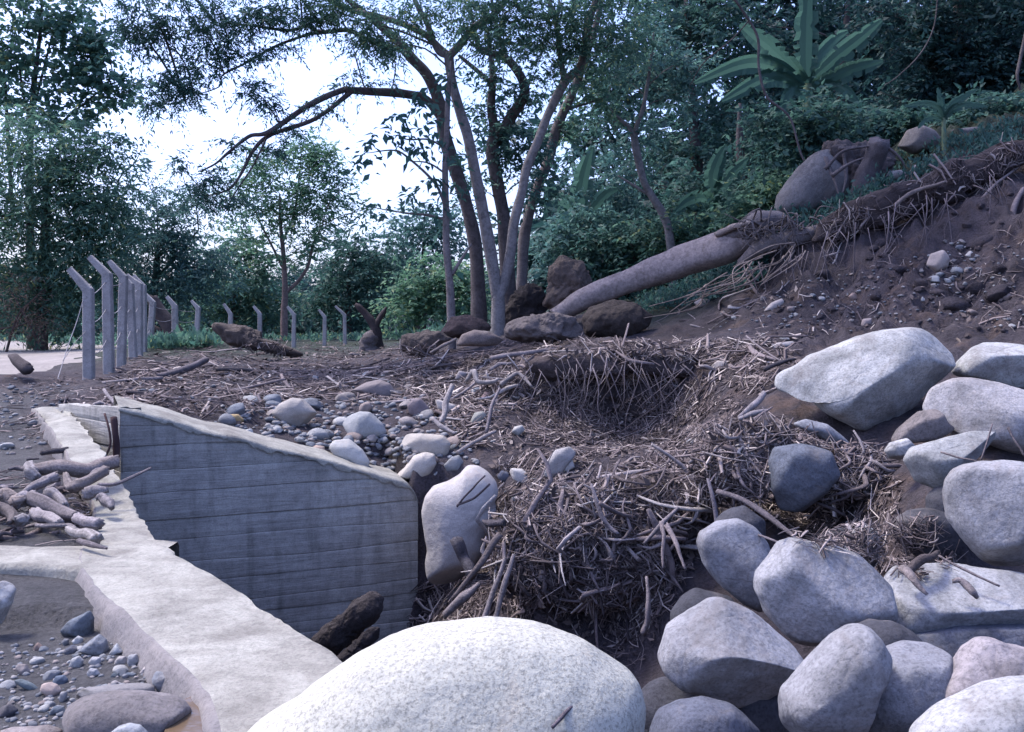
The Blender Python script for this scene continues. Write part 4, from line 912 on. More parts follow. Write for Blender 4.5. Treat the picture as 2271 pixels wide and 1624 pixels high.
for lv, (fr, lab) in enumerate(((0.93, 'top strand of wire along the near fence posts'), (0.66, 'middle strand of wire along the near fence posts'), (0.36, 'lower strand of wire along the near fence posts'))):
    pts = [b + (e - b) * fr + np.array([0, -0.085, 0]) for b, e in elb[:9]]
    dense = []
    for a, c in zip(pts[:-1], pts[1:]):
        for t in np.linspace(0, 1, 8, endpoint=False):
            q = a + (c - a) * t; q[2] -= 0.05 * (lv + 1) * t * (1 - t) * 4; dense.append(q)
    v, f = tube(np.array(dense), [0.008, 0.008], len(dense), 5)
    tag(mesh_obj('fence_wire', v, f, WIRE, loc=dense[0]), lab, 'wire', 'strands of the wire fence')
v, f = tube([P(184, 668, 16.42), P(170, 715, 16.2), P(150, 770, 15.8), P(128, 840, 15), P(108, 880, 13.6)], [0.008, 0.008], 24, 5)
tag(mesh_obj('fence_wire', v, f, WIRE, loc=P(108, 880, 13.6)), 'loose snapped wire trailing from the nearest post to the ground', 'wire', 'strands of the wire fence')
v, f = tube([P(190, 735, 16.42), P(165, 762, 16), P(140, 800, 15.2)], [0.006, 0.006], 16, 5)
tag(mesh_obj('fence_wire', v, f, WIRE, loc=P(140, 800, 15.2)), 'short loose wire end curling from the middle of the nearest post', 'wire', 'strands of the wire fence')

# ------------------------------------------------------------------ logs, stumps, clods
def wc(c): return (c[0] * .70, c[1] * .73, c[2] * .82)
def log(name, label, pts, rad, color, cat='log', sides=14, n=22, lump=0.12, seed=0, mat=None, group=None, freq=3.0):
    p = [P(*q) for q in pts]; jr = np.random.RandomState(seed); mr = float(np.mean(rad))
    if len(p) >= 3: p = list(spline(np.array(p), 5) + jr.normal(size=(5, 3)) * mr * .2)
    rad = np.interp(np.linspace(0, 1, 5), np.linspace(0, 1, len(rad)), rad) * jr.uniform(.9, 1.1, 5)
    v, f = tube(p, list(rad), n, sides, min(lump, .07), seed, freq=1.5, flute=.11)
    base = np.array([np.mean([q[0] for q in p]), np.mean([q[1] for q in p]), v[:, 2].min()])
    o = mesh_obj(name, v, f, mat or WOOD, loc=base, color=wc(color)); g_ = o.data.attributes.new('grain', 'FLOAT', 'POINT')
    side = jr.uniform(.28, .75, sides); g_.data.foreach_set('value', np.r_[np.tile(side, n) + np.repeat(jr.uniform(-.06, .06, n), sides), .3, .3].astype(np.float32))
    return tag(o, label, cat, group)
BR = (0.16, 0.125, 0.11); BRD = (0.075, 0.058, 0.052); TAN = (0.36, 0.29, 0.24); GRW = (0.24, 0.20, 0.19)
# fallen trunk on the slope: trunk, torn end, broken limb
ft = empty('fallen_tree', P(1250, 695, 17.2), 'long pale fallen tree trunk lying up the slope from the root plate', 'log')
def part(name, pts, rad, parent, color, sides=14, n=22, lump=0.12, seed=0, mat=None, freq=3.0):
    v, f = tube([P(*q) for q in pts], rad, n, sides, lump, seed, freq=freq, flute=.09 if mat is BARK else .2)
    return mesh_obj(name, v, f, mat or WOOD, parent, loc=P(*pts[0]), color=wc(color))
part('trunk', [(1235,698,17.3),(1300,662,17),(1400,622,16.7),(1500,585,16.4),(1600,550,16.1),(1700,512,15.9)], [.15,.18,.21,.24,.26,.28,.22], ft, (0.38,.305,.26), 18, 60, 0.15, 3, BARK, 4)
part('torn_end', [(1600,535,16.0),(1660,505,15.8),(1720,488,15.8),(1760,500,15.7)], [.08,.16,.13,.05], ft, (0.21,.175,.16), 12, 24, 0.3, 4, None, 3)
part('limb', [(1640,585,15.8),(1690,548,15.6),(1760,530,15.5),(1840,506,15.5),(1900,480,15.6)], [.06,.13,.12,.10,.05], ft, (0.24,.20,.18), 12, 30, 0.2, 5, None, 2)
part('split_strip', [(1590,520,15.95),(1640,500,15.7),(1700,487,15.6)], [.05,.045,.02], ft, TAN, 8, 14, 0.4, 6)
for k in range(60):
    r_ = random.Random(k); x0 = 1690 + r_.uniform(-40, 120); y0 = 505 + r_.uniform(-20, 25)
    part('root', [(x0, y0, 15.6), (x0 + r_.uniform(-30, 30), y0 + r_.uniform(-35, 20), 15.4), (x0 + r_.uniform(-60, 50), y0 + r_.uniform(-25, 60), 15.3)], [.016, .011, .004], ft, (0.22,.18,.16), 6, 12, 0.2, k)
# snapped stump and torn roots on the slope boulder
part_st = empty('snapped_stump', P(1930, 440, 16.3), 'snapped leaning stump above the big slope boulder', 'stump')
part('trunk', [(1905,460,16.4),(1918,400,16.3),(1935,355,16.2),(1948,318,16.1)], [.24,.19,.17,.16], part_st, (0.16,.135,.13), 14, 26, 0.2, 8, None, 4)
for k, q in enumerate([[(1830,375,16.2),(1870,335,16.1),(1930,325,16.1)],[(1845,390,16.0),(1880,365,15.9),(1915,350,15.9)],[(1955,320,16.1),(1990,345,16),(2008,372,16)],[(1890,450,16),(1880,480,15.9),(1870,500,15.9)],[(1905,455,15.9),(1900,490,15.8)],[(1925,460,15.9),(1935,490,15.8),(1928,505,15.8)],[(1860,330,16.2),(1900,328,16.1),(1950,322,16.1)],[(1830,350,16.3),(1850,400,16.1),(1862,440,16)],[(1870,340,16.2),(1876,390,16.1),(1868,430,16)]]):
    part('root', q, [.032, .024, .01], part_st, (0.17,.14,.13), 7, 14, 0.25, 20 + k)
def clod(name, label, outl, d, color, thick, seed, hairs, cat='root clod', group=None, rough=0.10):
    boulder_o = boulder('x', None, outl, d, color, thick, seed=seed, res=5, rough=rough, mat=WOOD, cat=None, facets=2, pw=2.3)
    boulder_o.name = name; boulder_o.data.name = name; tag(boulder_o, label, cat, group)
    me = boulder_o.data; vs = np.empty(len(me.vertices) * 3); me.vertices.foreach_get('co', vs); vs = vs.reshape(-1, 3)
    rg = np.random.RandomState(seed); mb = MB(); ctr = vs.mean(0)
    for _ in range(hairs):
        a = vs[rg.randint(len(vs))]
        if a[1] > ctr[1] + 0.1: continue
        out = (a - ctr) / (np.linalg.norm(a - ctr) + 1e-9); tn = np.cross(out, rg.normal(size=3)); L = rg.uniform(.15, .5) * (0.5 + thick * .5)
        b = a + tn * L * .4 + out * L * rg.uniform(.02, .25); c = a + tn * L * .9 + out * L * rg.uniform(-.1, .25) - np.array([0, 0, L * .4])
        v, f = tube([a, b, c], [rg.uniform(.006, .016), .004], 6, 4); mb.add(v, f)
    if hairs: mb.build('root_fibres', STRAW, boulder_o, loc=None)['kind'] = 'stuff'
    return boulder_o
clod('root_clod', 'torn mass of roots and earth between the slope boulder and the snapped stump', CH([(1000,1000),(1090,930),(1250,895),(1400,915),(1440,1020),(1390,1180),(1260,1290),(1080,1300),(1040,1150)]), 16.9, (0.12,.10,.10), 0.6, 330, 320, rough=.34)
clod('root_clod', 'big dark rounded root clod lying under the fallen trunk', [(1292,705),(1310,682),(1360,668),(1410,672),(1442,700),(1436,725),(1400,748),(1330,752),(1295,742)], 15.6, (0.075,.06,.055), 0.9, 301, 90)
clod('hollow_log', 'grey hollow log section beside the big dark root clod', [(1120,730),(1160,700),(1220,695),(1275,705),(1296,735),(1270,752),(1180,758),(1130,750)], 15.2, (0.19,.16,.155), 0.9, 302, 70, 'log', rough=0.2)
clod('root_clod', 'low brown root clod behind the smooth rock by the tree foot', C5([(770,650),(850,560),(960,545),(1070,575),(1115,620),(1090,670),(980,690),(830,690)]), 16.6, (0.12,.085,.075), 0.9, 303, 90)
clod('root_clod', 'shaggy root ball with hanging fibres left of the trees', C5([(515,760),(540,680),(620,650),(700,645),(790,645),(840,700),(760,790),(680,822),(580,812)]), 15.4, (0.15,.12,.105), 0.95, 304, 220, rough=0.16)
boulder('boulder', 'smooth low brownish rock at the foot of the forked pale tree', C5([(880,745),(920,670),(1000,640),(1100,650),(1195,705),(1150,740),(1050,750)]), 15.0, (0.22,.18,.17), 0.8, seed=305, cat='boulder', facets=1)
clod('root_plate', 'upright torn root plate at the lower end of the fallen trunk', C5([(1440,470),(1480,390),(1490,230),(1560,165),(1650,180),(1760,250),(1790,330),(1740,420),(1640,520),(1500,540)]), 17.6, (0.15,.115,.10), 0.7, 306, 200, rough=0.17)
clod('root_clod', 'dark tangle of roots and mud behind the forked pale tree', C5([(1190,640),(1210,480),(1260,380),(1340,340),(1440,350),(1480,450),(1460,600),(1350,640)]), 18.6, (0.055,.045,.045), 0.8, 307, 260, rough=0.2)
clod('broken_log', 'broken dark log tapering to the right on the terrace behind the sticks', CA([(1375,610),(1430,588),(1540,608),(1640,640),(1740,700),(1900,758),(1975,795),(1900,825),(1800,800),(1700,775),(1560,755),(1470,725),(1410,660)]), 20, (0.13,.105,.095), 0.75, 308, 60, 'log', rough=0.2)
fs = empty('forked_stump', P(835, 785, 22), 'dark forked stump standing on the terrace between the posts', 'stump')
part('trunk', [(838,790,22),(832,755,22),(830,725,22),(812,700,22),(795,682,22),(788,676,22)], [.17,.12,.11,.085,.08,.04], fs, BRD, 12, 24, 0.25, 9)
part('branch', [(830,735,22),(838,712,22),(850,692,22),(856,682,22)], [.085,.07,.055,.02], fs, BRD, 10, 16, 0.2, 10)
log('stump', 'short pale stump leaning on the forked stump', [(822,785,21.5),(820,760,21.5),(823,742,21.5)], [.2,.17,.15], (0.20,.165,.15), 'stump', seed=11, lump=.25)
lt = empty('dead_tree', P(385, 757, 30), 'dark leaning dead trunk behind the fence', 'tree')
part('trunk', [(395,760,30),(385,740,30),(370,715,30),(350,690,30),(335,660,30)], [.3,.28,.26,.22,.15], lt, BRD, 10, 20, 0.15, 12)
part('branch', [(390,745,30),(365,738,30),(340,725,30)], [.12,.1,.06], lt, BRD, 8, 12, 0.15, 13)
boulder('boulder', 'white domed rock far on the terrace left of the broken log', [(440,762),(452,755),(468,753),(480,757),(482,764),(460,768)], 27, (0.5,.49,.47), 0.8, seed=310, res=3)
CC = lambda pts: [(474 + .4384 * x, 1264 + .4384 * y) for x, y in pts]
clod('broken_log', 'dark charred log leaning in the channel mouth behind the foreground boulder', CC([(470,380),(560,280),(650,215),(720,150),(800,112),(862,140),(868,200),(820,265),(740,335),(640,430),(560,470)]), 8.0, (0.06,.05,.05), .7, 341, 0, 'log', rough=.16)
clod('broken_log', 'lower splintered half of the charred log in the channel mouth', CC([(590,470),(700,370),(780,290),(850,285),(838,340),(760,410),(670,500)]), 7.8, (0.05,.042,.045), .6, 342, 0, 'log', rough=.22)
log('weathered_board', 'short grey board leaning against the tall cream boulder', [(1012,1195,9.55),(1030,1235,9.5),(1048,1275,9.4)], [.06,.055,.055], (0.16,.14,.14), 'board', sides=4, n=10, lump=.08, seed=16)

# driftwood on the crest wall
DW = lambda x, y, d: (.2481 * x, 869 + .2481 * y, d)
DRIFT = [
 ('thick round-ended driftwood log lying across the crest wall', [(300,700,6.6),(520,690,6.6),(760,680,6.55),(900,655,6.5),(1010,635,6.45)], [.032,.04,.042,.043,.046], TAN, .1),
 ('pale stubby driftwood block at the left end of the thick log', [(270,655,6.5),(268,720,6.4),(300,760,6.35)], [.035,.04,.03], (0.45,.39,.34), .15),
 ('V-shaped crooked driftwood branch below the thick log', [(590,750,6.3),(640,810,6.2),(700,840,6.15),(800,780,6.2),(930,710,6.3)], [.018,.03,.035,.03,.03], TAN, .2),
 ('mottled bark piece under the round end of the thick log', [(780,770,6.25),(850,730,6.3),(930,690,6.35)], [.02,.028,.02], (0.26,.22,.2), .5),
 ('broad dark driftwood trunk slanting down the middle of the pile', [(290,960,5.95),(420,1010,5.9),(540,1070,5.85),(660,1125,5.8)], [.05,.042,.036,.02], (0.31,.255,.225), .12),
 ('crooked pale branch rising at the back of the driftwood pile', [(230,890,6.1),(330,840,6.15),(400,790,6.2),(510,765,6.3)], [.018,.024,.03,.03], (0.42,.35,.3), .2),
 ('pale driftwood stub in front of the slanting trunk', [(310,1100,5.8),(420,1130,5.75),(530,1180,5.7)], [.034,.032,.022], (0.45,.38,.33), .1),
 ('light short log at the right foot of the driftwood pile', [(690,1140,5.75),(780,1160,5.72),(865,1180,5.7)], [.03,.032,.032], (0.44,.37,.33), .1),
 ('bright log with a dark end at the front of the driftwood pile', [(610,1230,5.62),(730,1265,5.6),(860,1310,5.55)], [.022,.028,.03], (0.5,.43,.36), .1),
 ('short pale log on the crest wall right of the pile', [(760,900,6.1),(840,895,6.08),(950,880,6.05)], [.035,.034,.02], (0.45,.38,.33), .15),
 ('curled root at the right of the pile with its end standing up', [(860,960,5.95),(920,950,5.95),(970,990,5.9),(990,1030,5.9)], [.014,.028,.03,.015], (0.33,.28,.25), .3),
 ('grey branch crossing behind the slanting trunk', [(430,900,6.05),(510,940,6.0),(590,1010,5.95)], [.03,.03,.025], (0.40,.34,.3), .15),
 ('tan root knot at the left edge of the pile', [(0,950,5.9),(80,930,5.95),(150,990,5.9),(240,960,5.9)], [.03,.045,.035,.02], (0.38,.30,.24), .35),
 ('pale forked root leaning left in the pile', [(150,1000,5.85),(220,950,5.9),(280,920,5.9)], [.03,.04,.02], (0.46,.39,.35), .3),
 ('round pale chunk low in the driftwood pile', [(150,1160,5.72),(200,1150,5.72),(250,1140,5.72)], [.025,.035,.025], (0.44,.38,.33), .3),
 ('dark root snag at the left of the driftwood pile', [(0,1050,5.75),(70,1070,5.75),(120,1130,5.7),(60,1180,5.7)], [.035,.03,.025,.01], (0.2,.16,.135), .5),
 ('thin twig bridging the front of the pile', [(330,1190,5.62),(450,1200,5.6),(600,1190,5.62),(680,1215,5.6)], [.01,.012,.012,.006], (0.36,.3,.26), .2),
 ('long bare stick pointing right over the channel from the pile', [(880,830,6.2),(1010,825,6.2),(1120,790,6.25),(1345,682,6.35)], [.012,.011,.009,.006], (0.31,.255,.23), .1),
 ('small dark stick on the sand behind the pile', [(385,548,7.2),(480,530,7.25),(600,515,7.3)], [.016,.018,.014], (0.15,.125,.115), .15),
 ('tiny dark stick on the sand at the far left of the pile', [(240,605,6.9),(345,598,6.9)], [.008,.006], (0.15,.125,.115), .1),
 ('flat dark stick sticking out left of the thick log', [(85,690,6.55),(160,685,6.55),(230,690,6.55)], [.008,.016,.014], (0.24,.2,.18), .1),
 ('curved bark strip in front of the pile on the white wall', [(700,1330,5.5),(830,1370,5.45),(950,1400,5.4)], [.012,.014,.006], (0.28,.23,.21), .2),
]
for k, (lab, pts, rad, col, lump) in enumerate(DRIFT):
    def rest(x, y, d):
        px, py = .2481 * x, 869 + .2481 * y; zt = float(np.interp(py, [1040, 1140], [1.50, 1.30])); return (px, py, (EYE - zt) * FOC / (py - 739))
    md = np.mean([rest(*q)[2] / q[2] for q in pts]); rad = [r * md for r in rad]
    log('driftwood_log' if max(rad) > .02 else 'stick', lab, [rest(*q) for q in pts], [r * 1.1 for r in rad], col, 'driftwood', seed=400 + k, lump=lump, n=40, sides=22, group='driftwood pile on the crest wall', freq=1.6)

# ------------------------------------------------------------------ debris heap and root bank
def mud_mass(name, label, outl, d, thick, seed, color=(0.10,.08,.075), rough=.2, mat=None):
    return clod(name, label, outl, d, color, thick, seed, 0, 'debris heap', rough=rough)
heap = mud_mass('debris_heap', 'matted heap of dry stalks and mud overhanging the pit in the middle', [(1060,1220),(1110,1150),(1200,1105),(1320,1080),(1450,1065),(1560,1060),(1600,1090),(1570,1160),(1500,1250),(1420,1310),(1330,1335),(1200,1310),(1100,1270)], 8.7, 0.6, 320)
heap2 = mud_mass('debris_heap', 'smaller matted debris overhang above the shaded boulders on the right', [(1540,1010),(1620,960),(1720,950),(1830,980),(1950,1010),(1980,1060),(1950,1120),(1870,1100),(1800,1140),(1700,1080),(1620,1110),(1560,1090)], 8.35, 0.55, 321)
mud_mass('root_bank', 'lumpy earth face of the bank under the hanging roots', [(1110,850),(1200,815),(1350,805),(1500,805),(1610,840),(1640,890),(1580,945),(1450,955),(1300,965),(1180,960),(1110,930)], 12.75, 0.35, 324, (0.075,.06,.062), .3)
lip = mud_mass('root_bank', 'soil bank lip with hanging roots in the middle of the terrace edge', [(1160,800),(1280,785),(1420,778),(1540,785),(1600,820),(1560,845),(1440,830),(1300,835),(1200,850)], 12.5, 0.35, 322, (0.10,.08,.08))
mud_mass('root_bank', 'overhanging soil lip along the torn ridge of the slope', [(1800,498),(1880,455),(1980,415),(2100,365),(2200,330),(2300,295),(2310,350),(2200,400),(2100,440),(2000,490),(1900,525),(1820,535)], 15.15, 0.35, 323, (0.085,.068,.07), .32)
from mathutils.bvhtree import BVHTree
bv = []; bf = []; bo = []
gsel = (AY[:-1] > 2.5) & (AY[:-1] < 48); gsx = (AX[:-1] > -14) & (AX[:-1] < 14)
js = np.nonzero(gsel)[0]; is_ = np.nonzero(gsx)[0]
fsub = np.stack([idx[:-1, :-1], idx[:-1, 1:], idx[1:, 1:], idx[1:, :-1]], -1)[js[0]:js[-1] + 1, is_[0]:is_[-1] + 1].reshape(-1, 4)
gv, gf = sub(np.c_[gxy, gh], fsub); bv += gv.tolist(); bf += gf.tolist(); bo += [0] * len(gf)
for ob in list(bpy.data.objects):
    if ob.type != 'MESH' or ob.parent is not None: continue
    if ob.name.startswith(('debris_heap', 'root_bank', 'root_clod', 'boulder', 'rock_ledge', 'broken_log', 'hollow_log')):
        n0 = len(bv); me = ob.data; co = np.empty(len(me.vertices) * 3); me.vertices.foreach_get('co', co); co = co.reshape(-1, 3) + np.array(ob.location)
        bv += co.tolist(); fl = [[i + n0 for i in p.vertices] for p in me.polygons]; bf += fl; bo += [2 if ob.name.startswith(('boulder', 'rock')) else 1] * len(fl)
TREE = BVHTree.FromPolygons(bv, bf)
EYEV = Vector((0, 0, EYE))
def cast(px, py, rocks=False):
    q = P(px, py, 1.0) - np.array([0, 0, EYE]); loc, nor, fi, _ = TREE.ray_cast(EYEV, Vector(q).normalized())
    if loc is None or (bo[fi] == 2 and not rocks): return None, None
    nor = np.array(nor); loc = np.array(loc)
    if nor @ q > 0: nor = -nor
    return loc, nor

STK_ME = []
rg = np.random.RandomState(11)
for k in range(10):
    bend = rg.uniform(-.16, .16, 2)
    pts = [(-.5, 0, 0), (-.15, bend[0], rg.uniform(-.04, .04)), (.2, bend[1], rg.uniform(-.04, .04)), (.5, 0, 0)]
    v, f = tube(np.array(pts), [.020, .024, .018, .010], 7, 6, .25, k)
    o = mesh_obj('stalk_shape', v, f, WOOD); STK_ME.append(o.data); bpy.data.objects.remove(o)
def stick_rot(dirv):
    return Vector(dirv).to_track_quat('X', 'Z').to_euler()
SC = [(0.30,.235,.21),(0.21,.165,.15),(0.42,.35,.31),(0.14,.11,.10),(0.52,.45,.39)]
SN = ['tan', 'brown', 'pale', 'dark brown', 'bleached']
def stick_dir(nor, rg, down):
    t = rg.normal(size=3); t -= nor * (t @ nor); t /= np.linalg.norm(t) + 1e-9
    if down:
        g = np.array([0, 0, -1.]); g = g - nor * (g @ nor); t = t * (1 - down) + g * down * 1.2; t /= np.linalg.norm(t) + 1e-9
    t = t + nor * rg.uniform(-.05, .18); return t / np.linalg.norm(t)
def strew_sticks(name, label, group, cat, pg, n, lmin, lmax, thick, rg, parent=None, down=0, flat=None):
    pg = np.array(pg, float); lo = pg.min(0); hi = pg.max(0); c = 0; tr = 0
    while c < n and tr < n * 30:
        tr += 1; px, py = sample(pg, rg)
        loc, nor = cast(px, py)
        if loc is None: continue
        if loc[1] > 40: continue
        L = lmin * (lmax / lmin) ** (rg.uniform() ** 1.6); dv = stick_dir(nor, rg, down * rg.uniform(0, 1))
        if flat is not None and rg.uniform() < flat: dv[2] *= .25; dv[1] *= .5; dv /= np.linalg.norm(dv)
        o = bpy.data.objects.new(name, STK_ME[rg.randint(10)]); COL.objects.link(o)
        th = thick * (.5 + 1.8 * rg.uniform() ** 2) / .02; o.scale = (L, th * rg.choice([1, 1, 1.8]), th)
        o.rotation_euler = stick_rot(dv); ck = rg.choice(5, p=[.3,.25,.22,.13,.10]); o.color = (*(np.array(wc(SC[ck])) * rg.uniform(.85, 1.15)), 1)
        pos = Vector(loc + nor * (thick * .8 + .012))
        if parent is not None: o.parent = parent; o.location = pos - parent.location
        else:
            o.location = pos; ln = 'short' if L < lmin * 1.5 else 'long' if L > lmax * .55 else 'mid-length'
            tag(o, unique(f'{ln} {SN[ck]} {label}', px, py), cat, group)
        c += 1
HEAPZ = [(1090,1060),(1250,960),(1450,960),(1640,930),(1760,940),(1960,1010),(1960,1130),(1700,1100),(1590,1120),(1560,1230),(1480,1320),(1330,1370),(1100,1340),(960,1390),(1030,1270),(1090,1170)]
TERRZ = [(230,905),(250,800),(450,765),(700,760),(900,770),(1150,790),(1170,850),(1050,1000),(950,900),(700,890),(500,930),(330,910)]
BANKT = [(1000,800),(1150,750),(1400,760),(1690,755),(1780,790),(1700,870),(1600,860),(1550,800),(1180,790),(1160,860),(1000,870)]
LSLOPE = [(1440,690),(1640,620),(1800,560),(1900,560),(1750,660),(1600,730),(1450,740)]
def anchor_children(pg, n, thick, lo_, hi_, parent, rg, down): strew_sticks('stalk', None, None, None, pg, n, lo_, hi_, thick, rg, parent, down)
anchor_children([(1060,1210),(1110,1110),(1200,1060),(1320,1030),(1450,1020),(1580,1050),(1570,1160),(1500,1260),(1330,1340),(1200,1310),(1100,1260)], 250, .0085, .15, 1.0, heap, np.random.RandomState(21), .5)
anchor_children([(1540,1010),(1620,960),(1720,950),(1830,980),(1960,1010),(1960,1100),(1800,1120),(1620,1100)], 120, .0075, .12, .7, heap2, np.random.RandomState(22), .45)
strew_sticks('fallen_stick', 'terrace stick', 'sticks strewn over the terrace', 'stick', TERRZ, 150, .25, 1.4, .010, np.random.RandomState(23), flat=.6)
strew_sticks('fallen_stick', 'bank-top stick', 'sticks on the bank top', 'stick', BANKT, 60, .25, 1.3, .009, np.random.RandomState(24), flat=.7)
strew_sticks('fallen_stick', 'slope-foot stick', 'sticks at the foot of the slope', 'stick', LSLOPE, 30, .25, 1.2, .009, np.random.RandomState(25))

